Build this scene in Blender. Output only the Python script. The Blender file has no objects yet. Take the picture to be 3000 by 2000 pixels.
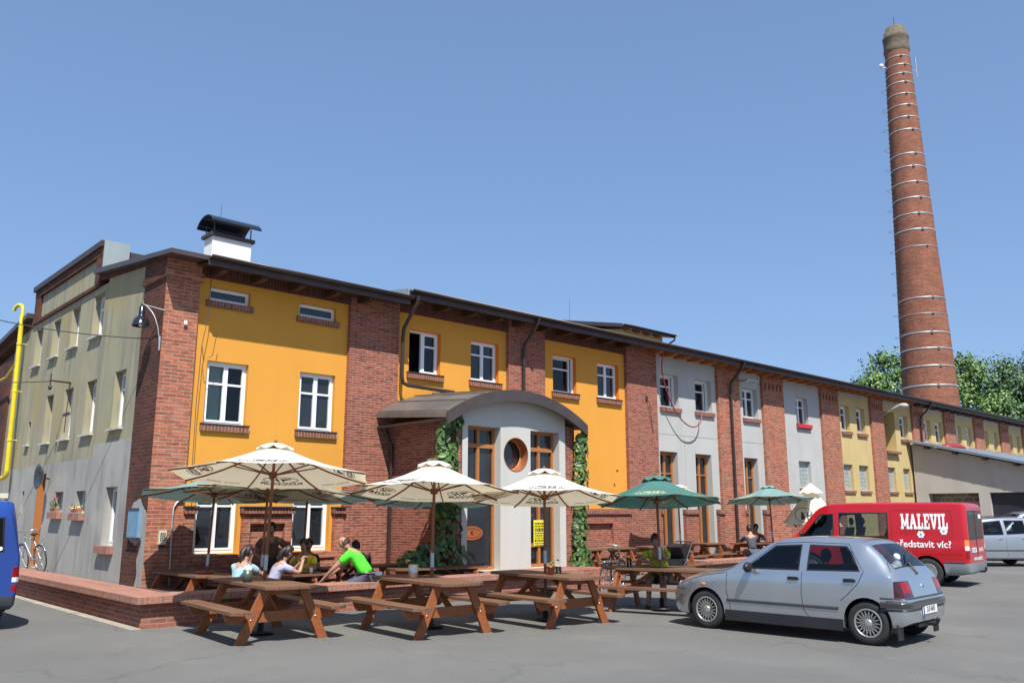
import bpy, bmesh, math, random
from mathutils import Vector as V, Matrix
from mathutils.bvhtree import BVHTree
random.seed(11)
sc = bpy.context.scene
COL = sc.collection
R = math.radians
PI = math.pi
# ------------------------------------------------------------------ camera
CP = V((0, 0, 1.72))
FPX, YAW, PITCH, ROLL = 2489.63, 0.743945, 0.199522, -0.000735
cam_d = bpy.data.cameras.new('camera')
cam = bpy.data.objects.new('camera', cam_d)
COL.objects.link(cam)
_F = V((math.sin(YAW) * math.cos(PITCH), math.cos(YAW) * math.cos(PITCH), math.sin(PITCH)))
_R = V((math.cos(YAW), -math.sin(YAW), 0))
_U = _R.cross(_F)
cam.matrix_world = Matrix(((_R.x, _U.x, -_F.x, 0), (_R.y, _U.y, -_F.y, 0), (_R.z, _U.z, -_F.z, CP.z), (0, 0, 0, 1)))
cam_d.sensor_width = 36
cam_d.lens = 36 * FPX / 3000
cam_d.clip_end = 3000
sc.camera = cam
# ------------------------------------------------------------------ light
SUN = V((0.35, 0.60, -1.0)).normalized()
sd = bpy.data.lights.new('sun', 'SUN')
sd.energy = SUN_E = 5.0
sd.angle = R(0.53)
sd.color = (1.0, 0.955, 0.88)
so = bpy.data.objects.new('sun', sd)
COL.objects.link(so)
so.rotation_euler = SUN.to_track_quat('-Z', 'Y').to_euler()
w = bpy.data.worlds.new('World')
sc.world = w
w.use_nodes = True
nt = w.node_tree
bg = nt.nodes['Background']
sky = nt.nodes.new('ShaderNodeTexSky')
sky.sky_type = 'NISHITA'
sky.sun_disc = False
sky.sun_elevation = math.asin(-SUN.z)
sky.sun_rotation = math.atan2(-SUN.x, -SUN.y)
sky.altitude = 300
sky.air_density = 1.0
sky.dust_density = 0.9
sky.ozone_density = 2.0
gm_ = nt.nodes.new('ShaderNodeGamma')
gm_.inputs['Gamma'].default_value = 0.5
nt.links.new(sky.outputs[0], gm_.inputs['Color'])
mu_ = nt.nodes.new('ShaderNodeMix')
mu_.data_type = 'RGBA'
mu_.blend_type = 'MULTIPLY'
mu_.inputs[0].default_value = 1.0
mu_.inputs[7].default_value = (0.90, 1.19, 1.64, 1)
nt.links.new(gm_.outputs[0], mu_.inputs[6])
nt.links.new(mu_.outputs[2], bg.inputs[0])
bg.inputs[1].default_value = 0.15
sc.view_settings.view_transform = 'Standard'
sc.view_settings.look = 'None'
sc.view_settings.exposure = 0.5
sc.view_settings.gamma = 1.0
sc.cycles.max_bounces = 8
sc.cycles.transparent_max_bounces = 16

# ------------------------------------------------------------------ materials
def nodes(name):
    m = bpy.data.materials.new(name)
    m.use_nodes = True
    t = m.node_tree
    return m, t, t.nodes['Principled BSDF']

def rgba(c):
    return (c[0], c[1], c[2], 1)

def ramp(t, fac, stops):
    r = t.nodes.new('ShaderNodeValToRGB')
    el = r.color_ramp.elements
    while len(el) > 1:
        el.remove(el[0])
    el[0].position = stops[0][0]
    el[0].color = rgba(stops[0][1])
    for p, c in stops[1:]:
        e = el.new(p)
        e.color = rgba(c)
    t.links.new(fac, r.inputs[0])
    return r.outputs[0]

def noise(t, scale, detail=5, rough=0.6, coord='UV', stretch=None):
    tc = t.nodes.new('ShaderNodeTexCoord')
    n = t.nodes.new('ShaderNodeTexNoise')
    n.inputs['Scale'].default_value = scale
    n.inputs['Detail'].default_value = detail
    n.inputs['Roughness'].default_value = rough
    src = tc.outputs[coord]
    if stretch:
        mp = t.nodes.new('ShaderNodeMapping')
        mp.inputs['Scale'].default_value = stretch
        t.links.new(src, mp.inputs[0])
        src = mp.outputs[0]
    t.links.new(src, n.inputs['Vector'])
    return n.outputs[0]

def mixc(t, fac, a, b, mode='MIX'):
    m = t.nodes.new('ShaderNodeMix')
    m.data_type = 'RGBA'
    m.blend_type = mode
    for i, x in ((0, fac), (6, a), (7, b)):
        if isinstance(x, (int, float)):
            m.inputs[i].default_value = x
        elif isinstance(x, tuple):
            m.inputs[i].default_value = rgba(x)
        else:
            t.links.new(x, m.inputs[i])
    return m.outputs[2]

def bumpn(t, p, h, strength, dist):
    b = t.nodes.new('ShaderNodeBump')
    b.inputs['Strength'].default_value = strength
    b.inputs['Distance'].default_value = dist
    t.links.new(h, b.inputs['Height'])
    t.links.new(b.outputs[0], p.inputs['Normal'])

def plain(name, c, rough=0.6, metal=0.0, var=0.12, scale=3.0, coat=0.0, spec=0.5, bump=0.0, coord='Object', sheen=0):
    m, t, p = nodes(name)
    p.inputs['Roughness'].default_value = rough
    p.inputs['Metallic'].default_value = metal
    p.inputs['Specular IOR Level'].default_value = spec
    p.inputs['Coat Weight'].default_value = coat
    if var:
        n = noise(t, scale, coord=coord)
        lo = tuple(x * (1 - var) for x in c)
        hi = tuple(min(1, x * (1 + var)) for x in c)
        t.links.new(ramp(t, n, [(0.3, lo), (0.7, hi)]), p.inputs['Base Color'])
        if bump:
            bumpn(t, p, noise(t, scale * 8, coord=coord), bump, 0.02)
    else:
        p.inputs['Base Color'].default_value = rgba(c)
    return m

def plaster(name, c, stain, sf=0.45, fine=0.06, streak=(1.2, 0.12, 1), patch=None, bump=0.25, lo=0.5, hi=0.8):
    """painted render: large blotches, vertical run-off streaks, fine grain"""
    m, t, p = nodes(name)
    p.inputs['Roughness'].default_value = 0.9
    p.inputs['Specular IOR Level'].default_value = 0.2
    a = ramp(t, noise(t, 0.9, 6), [(0.3, tuple(x * (1 - fine) for x in c)), (0.7, tuple(min(1, x * (1 + fine)) for x in c))])
    s = ramp(t, noise(t, 1.6, 6, 0.65, stretch=streak), [(lo, (0, 0, 0)), (hi, (sf, sf, sf))])
    a = mixc(t, s, a, stain)
    if patch:
        s2 = ramp(t, noise(t, 0.5, 7, 0.6), [(0.52, (0, 0, 0)), (0.64, (patch[1],) * 3)])
        a = mixc(t, s2, a, patch[0])
    t.links.new(a, p.inputs['Base Color'])
    bumpn(t, p, noise(t, 30, 6), bump, 0.01)
    return m

def brick(name, c1, c2, mortar, bw=0.29, rh=0.078, ms=0.010, dark=0.35, pale=0.25, swap=False, soot=None, bump=0.5):
    m, t, p = nodes(name)
    p.inputs['Roughness'].default_value = 0.92
    p.inputs['Specular IOR Level'].default_value = 0.2
    tc = t.nodes.new('ShaderNodeTexCoord')
    mp = t.nodes.new('ShaderNodeMapping')
    if swap:
        mp.inputs['Rotation'].default_value = (0, 0, PI / 2)
    t.links.new(tc.outputs['UV'], mp.inputs[0])
    # slight waviness of the courses
    nz = t.nodes.new('ShaderNodeTexNoise')
    nz.inputs['Scale'].default_value = 3.0
    t.links.new(mp.outputs[0], nz.inputs['Vector'])
    vm = t.nodes.new('ShaderNodeVectorMath')
    vm.operation = 'MULTIPLY_ADD'
    vm.inputs[1].default_value = (0.03, 0.012, 0)
    t.links.new(nz.outputs['Color'], vm.inputs[0])
    t.links.new(mp.outputs[0], vm.inputs[2])
    b = t.nodes.new('ShaderNodeTexBrick')
    b.inputs['Scale'].default_value = 1.0
    b.inputs['Brick Width'].default_value = bw
    b.inputs['Row Height'].default_value = rh
    b.inputs['Mortar Size'].default_value = ms
    b.inputs['Mortar Smooth'].default_value = 0.25
    b.inputs['Bias'].default_value = 0.0
    b.inputs['Color1'].default_value = rgba(c1)
    b.inputs['Color2'].default_value = rgba(c2)
    b.inputs['Mortar'].default_value = rgba(mortar)
    t.links.new(vm.outputs[0], b.inputs['Vector'])
    a = b.outputs['Color']
    f1 = ramp(t, noise(t, 4.5, 4, stretch=(1, 3, 1)), [(0.5, (0, 0, 0)), (0.7, (dark,) * 3)])
    a = mixc(t, f1, a, tuple(x * 0.35 for x in c2))
    f2 = ramp(t, noise(t, 1.7, 7, 0.7), [(0.52, (0, 0, 0)), (0.75, (pale,) * 3)])
    a = mixc(t, f2, a, tuple(min(1, 0.5 * x + 0.5 * y) for x, y in zip(mortar, c1)))
    if soot:
        f3 = ramp(t, noise(t, 0.8, 7, 0.6), [(0.3, (0, 0, 0)), (0.62, (soot,) * 3)])
        a = mixc(t, f3, a, (0.05, 0.032, 0.026))
    t.links.new(a, p.inputs['Base Color'])
    inv = t.nodes.new('ShaderNodeMath')
    inv.operation = 'SUBTRACT'
    inv.inputs[0].default_value = 1.0
    t.links.new(b.outputs['Fac'], inv.inputs[1])
    bumpn(t, p, inv.outputs[0], bump, 0.012)
    return m

def wood(name, c, c2, rough=0.55, spec=0.35, sc_=(2, 30, 30), coord='Object'):
    m, t, p = nodes(name)
    p.inputs['Roughness'].default_value = rough
    p.inputs['Specular IOR Level'].default_value = spec
    n = noise(t, 1.0, 6, 0.65, coord=coord, stretch=sc_)
    t.links.new(ramp(t, n, [(0.3, c), (0.7, c2)]), p.inputs['Base Color'])
    bumpn(t, p, n, 0.2, 0.01)
    return m

def glassy(name, tint=(0.75, 0.8, 0.8), refl=1.0):
    m = bpy.data.materials.new(name)
    m.use_nodes = True
    t = m.node_tree
    t.nodes.clear()
    o = t.nodes.new('ShaderNodeOutputMaterial')
    tr = t.nodes.new('ShaderNodeBsdfTransparent')
    tr.inputs[0].default_value = rgba(tint)
    gl = t.nodes.new('ShaderNodeBsdfGlossy')
    gl.inputs['Roughness'].default_value = 0.02
    gl.inputs['Color'].default_value = (refl, refl, refl, 1)
    fr = t.nodes.new('ShaderNodeFresnel')
    fr.inputs[0].default_value = 1.5
    n = noise(t, 1.3, 2, coord='Object')
    bp = t.nodes.new('ShaderNodeBump')
    bp.inputs['Strength'].default_value = 0.04
    bp.inputs['Distance'].default_value = 0.05
    t.links.new(n, bp.inputs['Height'])
    t.links.new(bp.outputs[0], gl.inputs['Normal'])
    mx = t.nodes.new('ShaderNodeMixShader')
    t.links.new(fr.outputs[0], mx.inputs[0])
    t.links.new(tr.outputs[0], mx.inputs[1])
    t.links.new(gl.outputs[0], mx.inputs[2])
    t.links.new(mx.outputs[0], o.inputs[0])
    return m

def cloth(name, c, trans=0.3, var=0.05, warm=(1.0, 0.88, 0.66)):
    m = bpy.data.materials.new(name)
    m.use_nodes = True
    t = m.node_tree
    p = t.nodes['Principled BSDF']
    p.inputs['Roughness'].default_value = 0.85
    p.inputs['Specular IOR Level'].default_value = 0.15
    n = noise(t, 2.5, 5, coord='Object')
    a = ramp(t, n, [(0.3, tuple(x * (1 - var) for x in c)), (0.7, tuple(min(1, x * (1 + var)) for x in c))])
    t.links.new(a, p.inputs['Base Color'])
    if trans:
        o = t.nodes['Material Output']
        tl = t.nodes.new('ShaderNodeBsdfTranslucent')
        t.links.new(mixc(t, 1.0, a, warm, 'MULTIPLY'), tl.inputs[0])
        mx = t.nodes.new('ShaderNodeMixShader')
        mx.inputs[0].default_value = trans
        t.links.new(p.outputs[0], mx.inputs[1])
        t.links.new(tl.outputs[0], mx.inputs[2])
        t.links.new(mx.outputs[0], o.inputs[0])
    return m

def paint(name, c, metal=0.0, rough=0.32, coat=0.6, inner=(0.03, 0.03, 0.032)):
    """car paint outside, dark trim on the inside of the shell"""
    m, t, p = nodes(name)
    g = t.nodes.new('ShaderNodeNewGeometry')
    n = noise(t, 2.0, 4, coord='Object')
    a = ramp(t, n, [(0.3, tuple(x * 0.94 for x in c)), (0.7, tuple(min(1, x * 1.05) for x in c))])
    t.links.new(mixc(t, g.outputs['Backfacing'], a, inner), p.inputs['Base Color'])
    r = t.nodes.new('ShaderNodeMapRange')
    r.inputs[3].default_value = metal
    r.inputs[4].default_value = 0.0
    t.links.new(g.outputs['Backfacing'], r.inputs[0])
    t.links.new(r.outputs[0], p.inputs['Metallic'])
    p.inputs['Roughness'].default_value = rough
    p.inputs['Coat Weight'].default_value = coat
    p.inputs['Coat Roughness'].default_value = 0.06
    return m

M = {}
M['asphalt'] = None
def asphalt():
    m, t, p = nodes('asphalt')
    p.inputs['Roughness'].default_value = 0.9
    p.inputs['Specular IOR Level'].default_value = 0.25
    a = ramp(t, noise(t, 0.25, 8, 0.62), [(0.3, (0.135, 0.133, 0.126)), (0.7, (0.18, 0.177, 0.168))])
    sp = ramp(t, noise(t, 75, 3, 0.7), [(0.36, (0.5, 0.5, 0.5)), (0.64, (1.35, 1.35, 1.33))])
    a = mixc(t, 1.0, a, sp, 'MULTIPLY')
    pa = ramp(t, noise(t, 0.13, 5, 0.55), [(0.55, (0, 0, 0)), (0.60, (0.35,) * 3)])
    a = mixc(t, pa, a, (0.105, 0.105, 0.104))
    du = ramp(t, noise(t, 0.6, 7, 0.7), [(0.56, (0, 0, 0)), (0.76, (0.45,) * 3)])
    a = mixc(t, du, a, (0.23, 0.215, 0.185))
    v = t.nodes.new('ShaderNodeTexVoronoi')
    v.feature = 'DISTANCE_TO_EDGE'
    v.inputs['Scale'].default_value = 0.22
    tc = t.nodes.new('ShaderNodeTexCoord')
    nz = t.nodes.new('ShaderNodeTexNoise')
    nz.inputs['Scale'].default_value = 0.9
    nz.inputs['Detail'].default_value = 6
    t.links.new(tc.outputs['UV'], nz.inputs['Vector'])
    ad = t.nodes.new('ShaderNodeVectorMath')
    ad.operation = 'MULTIPLY_ADD'
    ad.inputs[1].default_value = (1.6, 1.6, 0)
    t.links.new(nz.outputs['Color'], ad.inputs[0])
    t.links.new(tc.outputs['UV'], ad.inputs[2])
    t.links.new(ad.outputs[0], v.inputs['Vector'])
    cr = ramp(t, v.outputs['Distance'], [(0.0, (0.4,) * 3), (0.006, (0, 0, 0))])
    a = mixc(t, cr, a, (0.07, 0.07, 0.07))
    t.links.new(a, p.inputs['Base Color'])
    bumpn(t, p, noise(t, 60, 4, 0.7), 0.5, 0.012)
    return m
M['asphalt'] = asphalt()
M['yellow'] = plaster('yellow_render', (0.64, 0.295, 0.05), (0.55, 0.25, 0.04), 0.35, 0.035, bump=0.12)
M['orange'] = plaster('orange_reveal', (0.80, 0.22, 0.03), (0.7, 0.2, 0.03), 0.3, 0.03, bump=0.12)
M['ochre'] = plaster('ochre_render', (0.52, 0.40, 0.19), (0.36, 0.28, 0.15), 0.5, 0.07, bump=0.3)
M['grey'] = plaster('grey_render', (0.43, 0.43, 0.415), (0.30, 0.295, 0.28), 0.5, 0.05, bump=0.2)
M['concrete'] = plaster('porch_render', (0.50, 0.495, 0.46), (0.40, 0.395, 0.36), 0.4, 0.03, bump=0.15)
M['oldwall'] = plaster('old_ochre_render', (0.345, 0.32, 0.22), (0.15, 0.15, 0.135), 0.85, 0.12, (2.2, 0.16, 1), ((0.37, 0.30, 0.15), 0.75), bump=0.35, lo=0.47, hi=0.76)
M['oldgrey'] = plaster('old_grey_render', (0.345, 0.34, 0.315), (0.16, 0.16, 0.15), 0.8, 0.10, (1.7, 0.25, 1), ((0.41, 0.40, 0.365), 0.7), bump=0.35, lo=0.48, hi=0.78)
M['annexwall'] = plaster('annex_render', (0.45, 0.42, 0.38), (0.35, 0.32, 0.29), 0.5, 0.05, bump=0.25)
M['whitewall'] = plaster('white_render', (0.80, 0.80, 0.78), (0.6, 0.6, 0.58), 0.3, 0.03)
M['brick_old'] = brick('old_brick', (0.45, 0.15, 0.085), (0.27, 0.09, 0.06), (0.40, 0.28, 0.21), 0.30, 0.078, 0.009, 0.75, 0.5, bump=0.6)
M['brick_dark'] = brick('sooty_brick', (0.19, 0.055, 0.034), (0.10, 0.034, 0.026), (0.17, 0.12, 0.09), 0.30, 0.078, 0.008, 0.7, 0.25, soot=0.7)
M['brick_new'] = brick('red_brick', (0.34, 0.108, 0.068), (0.19, 0.066, 0.052), (0.42, 0.26, 0.19), 0.27, 0.064, 0.007, 0.7, 0.3)
M['brick_wall'] = brick('terrace_brick', (0.34, 0.12, 0.08), (0.24, 0.085, 0.062), (0.32, 0.23, 0.18), 0.27, 0.072, 0.008, 0.4, 0.35)
M['soldier'] = brick('soldier_brick', (0.27, 0.10, 0.066), (0.17, 0.066, 0.05), (0.34, 0.24, 0.18), 0.9, 0.078, 0.009, 0.3, 0.15, swap=True)
M['frieze'] = brick('eave_shaded_frieze_brick', (0.13, 0.045, 0.032), (0.08, 0.03, 0.024), (0.15, 0.095, 0.07), 0.9, 0.078, 0.008, 0.4, 0.1, swap=True)  # frieze brick coloured darker to carry the shade of the eaves
M['capbrick'] = brick('cap_brick', (0.385, 0.175, 0.125), (0.29, 0.13, 0.095), (0.36, 0.27, 0.215), 0.8, 0.078, 0.006, 0.3, 0.5, swap=True)
M['chimbrick'] = brick('chimney_brick', (0.36, 0.14, 0.085), (0.25, 0.095, 0.062), (0.33, 0.19, 0.13), 0.55, 0.16, 0.012, 0.8, 0.35, soot=0.35, bump=0.3)
M['chimtop'] = brick('weathered_brick', (0.17, 0.13, 0.095), (0.10, 0.08, 0.06), (0.22, 0.19, 0.15), 0.5, 0.16, 0.02, 0.5, 0.5)
M['rubble'] = brick('rubble_stone', (0.25, 0.20, 0.16), (0.14, 0.11, 0.09), (0.33, 0.3, 0.26), 0.5, 0.25, 0.03, 0.6, 0.4)
M['floorbrick'] = brick('paving', (0.30, 0.22, 0.18), (0.22, 0.17, 0.14), (0.2, 0.18, 0.16), 0.2, 0.1, 0.006, 0.3, 0.4)
M['roofmetal'] = plain('brown_roof_metal', (0.085, 0.066, 0.062), 0.42, 0.3, 0.2, 2)
M['archmetal'] = plain('porch_roof_metal', (0.20, 0.18, 0.165), 0.5, 0.5, 0.25, 1.5)
M['fascia'] = plain('fascia_brown', (0.055, 0.034, 0.034), 0.5, 0, 0.25, 2)
M['gutter'] = plain('gutter_brown', (0.05, 0.034, 0.032), 0.4, 0.2, 0.15, 2)
M['soffit_dark'] = wood('dark_soffit', (0.06, 0.028, 0.015), (0.11, 0.05, 0.028))
M['soffit_orange'] = wood('larch_soffit', (0.33, 0.115, 0.028), (0.42, 0.16, 0.05))
M['zinc'] = plain('zinc_sheet', (0.36, 0.41, 0.40), 0.45, 0.4, 0.12, 1.5)
M['steelroof'] = plain('blue_grey_sheet', (0.20, 0.245, 0.29), 0.5, 0.2, 0.15, 1.5)
M['white_frame'] = plain('white_pvc', (0.80, 0.81, 0.82), 0.35, 0, 0.02)
M['wood_frame'] = wood('stained_wood_frame', (0.33, 0.125, 0.035), (0.42, 0.17, 0.055), 0.45)
M['pane'] = plain('window_glass', (0.018, 0.021, 0.026), 0.04, 0, 0.5, 0.7, spec=0.7)
M['dark'] = plain('dark_interior', (0.012, 0.011, 0.011), 0.9, 0, 0.3, 1)
M['glass'] = glassy('clear_glass')
M['blind'] = plain('pale_blind', (0.42, 0.52, 0.50), 0.8, 0, 0.05)
M['curtain'] = plain('net_curtain', (0.5, 0.5, 0.48), 0.9, 0, 0.2, 6)
M['glassblock'] = plain('glass_block', (0.33, 0.37, 0.36), 0.2, 0, 0.3, 12, spec=0.6)
M['table'] = wood('stained_pine', (0.21, 0.062, 0.019), (0.32, 0.105, 0.033), 0.5, 0.4, (12, 1.2, 14))
M['tabletop'] = wood('weathered_pine', (0.115, 0.058, 0.034), (0.20, 0.108, 0.064), 0.6, 0.35, (22, 1.0, 22))
M['pole'] = wood('parasol_pole', (0.13, 0.042, 0.014), (0.24, 0.085, 0.028), 0.45, 0.4, (20, 20, 1.5))
M['canvas'] = cloth('white_canvas', (0.82, 0.80, 0.71), 0.33, 0.03)
M['green'] = cloth('green_canvas', (0.075, 0.19, 0.165), 0.16, 0.12, (1, 1, 1))
M['greenfade'] = cloth('faded_green_canvas', (0.20, 0.33, 0.32), 0.16, 0.08, (1, 1, 1))
M['ink'] = plain('grey_print', (0.10, 0.10, 0.12), 0.9, 0, 0.1)
M['yprint'] = plain('cream_print', (0.72, 0.68, 0.36), 0.9, 0, 0.1)
M['steel'] = plain('bright_steel', (0.55, 0.56, 0.57), 0.3, 0.9, 0.1, 5)
M['galv'] = plain('galvanised_steel', (0.42, 0.45, 0.46), 0.5, 0.6, 0.2, 5)
M['black'] = plain('black_plastic', (0.015, 0.015, 0.017), 0.45, 0, 0.2)
M['rubber'] = plain('tyre_rubber', (0.022, 0.022, 0.023), 0.8, 0, 0.25, 8)
M['trim'] = plain('dark_trim', (0.045, 0.048, 0.06), 0.55, 0, 0.15)
M['alloy'] = plain('alloy_wheel', (0.52, 0.51, 0.48), 0.35, 0.8, 0.12, 6)
M['seat'] = plain('seat_fabric', (0.022, 0.024, 0.03), 0.9, 0, 0.3, 6)
M['silver'] = paint('silver_paint', (0.47, 0.505, 0.54), 0.78, 0.24, 1.0)
M['silver2'] = paint('pale_silver_paint', (0.38, 0.41, 0.46), 0.65, 0.3, 0.8)
M['red'] = paint('red_paint', (0.46, 0.006, 0.012), 0.0, 0.32, 0.5)
M['blue'] = paint('blue_paint', (0.012, 0.05, 0.25), 0.0, 0.32, 0.8)
M['bumpgrey'] = plain('grey_bumper', (0.20, 0.22, 0.235), 0.5, 0, 0.1)
M['carglass'] = glassy('car_glass', (0.52, 0.58, 0.58))
M['tint'] = glassy('dark_car_glass', (0.25, 0.28, 0.29))
M['lamp_red'] = plain('red_lens', (0.26, 0.004, 0.006), 0.2, 0, 0.4, 14, coat=0.2)
M['lamp_smoke'] = plain('smoked_lens', (0.05, 0.008, 0.01), 0.15, 0, 0.1, coat=0.6)
M['lamp_orange'] = plain('amber_lens', (0.75, 0.22, 0.03), 0.15, 0, 0.15, 14, coat=0.5)
M['lamp_clear'] = plain('clear_lens', (0.7, 0.68, 0.65), 0.12, 0, 0.15, 14, coat=0.6)
M['plate'] = plain('number_plate', (0.80, 0.80, 0.78), 0.4, 0, 0.03)
M['euro'] = plain('plate_blue', (0.02, 0.06, 0.35), 0.4, 0, 0.05)
M['textblack'] = plain('black_lettering', (0.01, 0.01, 0.01), 0.6, 0, 0.05)
M['textwhite'] = plain('white_lettering', (0.82, 0.82, 0.82), 0.5, 0, 0.03)
M['yellowpipe'] = plain('yellow_gas_pipe', (0.68, 0.55, 0.02), 0.4, 0, 0.12, 3)
M['cable'] = plain('black_cable', (0.05, 0.05, 0.055), 0.7, 0, 0.1)
M['redcable'] = plain('red_conduit', (0.28, 0.03, 0.035), 0.4, 0, 0.1)
M['bluebox'] = plain('blue_grey_box', (0.155, 0.29, 0.42), 0.5, 0, 0.1, 4)
M['cream'] = plain('cream_plastic', (0.62, 0.58, 0.44), 0.5, 0, 0.08, 10)
M['lampblack'] = plain('black_enamel', (0.012, 0.014, 0.018), 0.18, 0, 0.1, coat=0.6)
M['lampgrey'] = plain('grey_lamp_housing', (0.42, 0.42, 0.38), 0.5, 0, 0.1)
M['posteryellow'] = plain('yellow_poster', (0.78, 0.70, 0.02), 0.6, 0, 0.04)
M['signorange'] = plain('orange_sign', (0.30, 0.085, 0.02), 0.5, 0, 0.1)
M['copper'] = plain('copper_reveal', (0.50, 0.20, 0.10), 0.38, 0.55, 0.15, 4)
M['leaf1'] = plain('vine_leaf', (0.055, 0.115, 0.022), 0.45, 0, 0.4, 1.5, spec=0.45)
M['leaf2'] = plain('vine_leaf_pale', (0.115, 0.19, 0.05), 0.45, 0, 0.3, 1.5, spec=0.45)
M['leaf3'] = plain('vine_leaf_deep', (0.025, 0.06, 0.014), 0.5, 0, 0.3, 1.5)
M['tree1'] = plain('tree_leaf', (0.07, 0.145, 0.022), 0.5, 0, 0.4, 0.3)
M['tree2'] = plain('tree_leaf_pale', (0.11, 0.20, 0.028), 0.5, 0, 0.3, 0.3)
M['tree3'] = plain('tree_leaf_dark', (0.042, 0.088, 0.030), 0.5, 0, 0.3, 0.3)
M['bark'] = plain('bark', (0.09, 0.07, 0.05), 0.9, 0, 0.3, 4, bump=0.4)
M['terracotta'] = plain('terracotta', (0.35, 0.12, 0.06), 0.8, 0, 0.2, 8)
M['redplastic'] = plain('red_plastic', (0.5, 0.02, 0.02), 0.35, 0, 0.1)
M['whitecup'] = plain('white_cup', (0.8, 0.8, 0.78), 0.5, 0, 0.03)
M['greenbottle'] = plain('green_tin', (0.10, 0.14, 0.11), 0.35, 0.5, 0.2, 12)
M['kerb'] = plain('concrete_kerb', (0.34, 0.31, 0.25), 0.9, 0, 0.25, 3, bump=0.3)
M['grass'] = plain('grass_ground', (0.06, 0.10, 0.025), 0.95, 0, 0.4, 0.1)

# ------------------------------------------------------------------ mesh builder
ORG = {}
SPLIT = {'rafter_end', 'brick_side', 'brick_plinth', 'plinth_course', 'plinth_flashing', 'upper_wall', 'brick_frieze', 'purlin', 'flue', 'render_joint', 'cabinet_edge', 'bolt', 'headlight', 'roof_rail', 'door_gap', 'roof', 'brick_gable_trim', 'rung', 'safety_hoop', 'taillight', 'taillight_base', 'bumper', 'reversing_light', 'rear_indicator', 'brake_light', 'mudguard'}
def org_of(p):
    return ORG.get(p.name, V((0, 0, 0))) if p else V((0, 0, 0))

class Fr:
    """wall frame: u along the wall, v up, w outwards"""
    def __init__(s, o, u, n):
        s.o, s.u, s.n = V(o), V(u).normalized(), V(n).normalized()
    def __call__(s, u, v, w=0):
        return s.o + s.u * u + s.n * w + V((0, 0, v))

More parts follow.
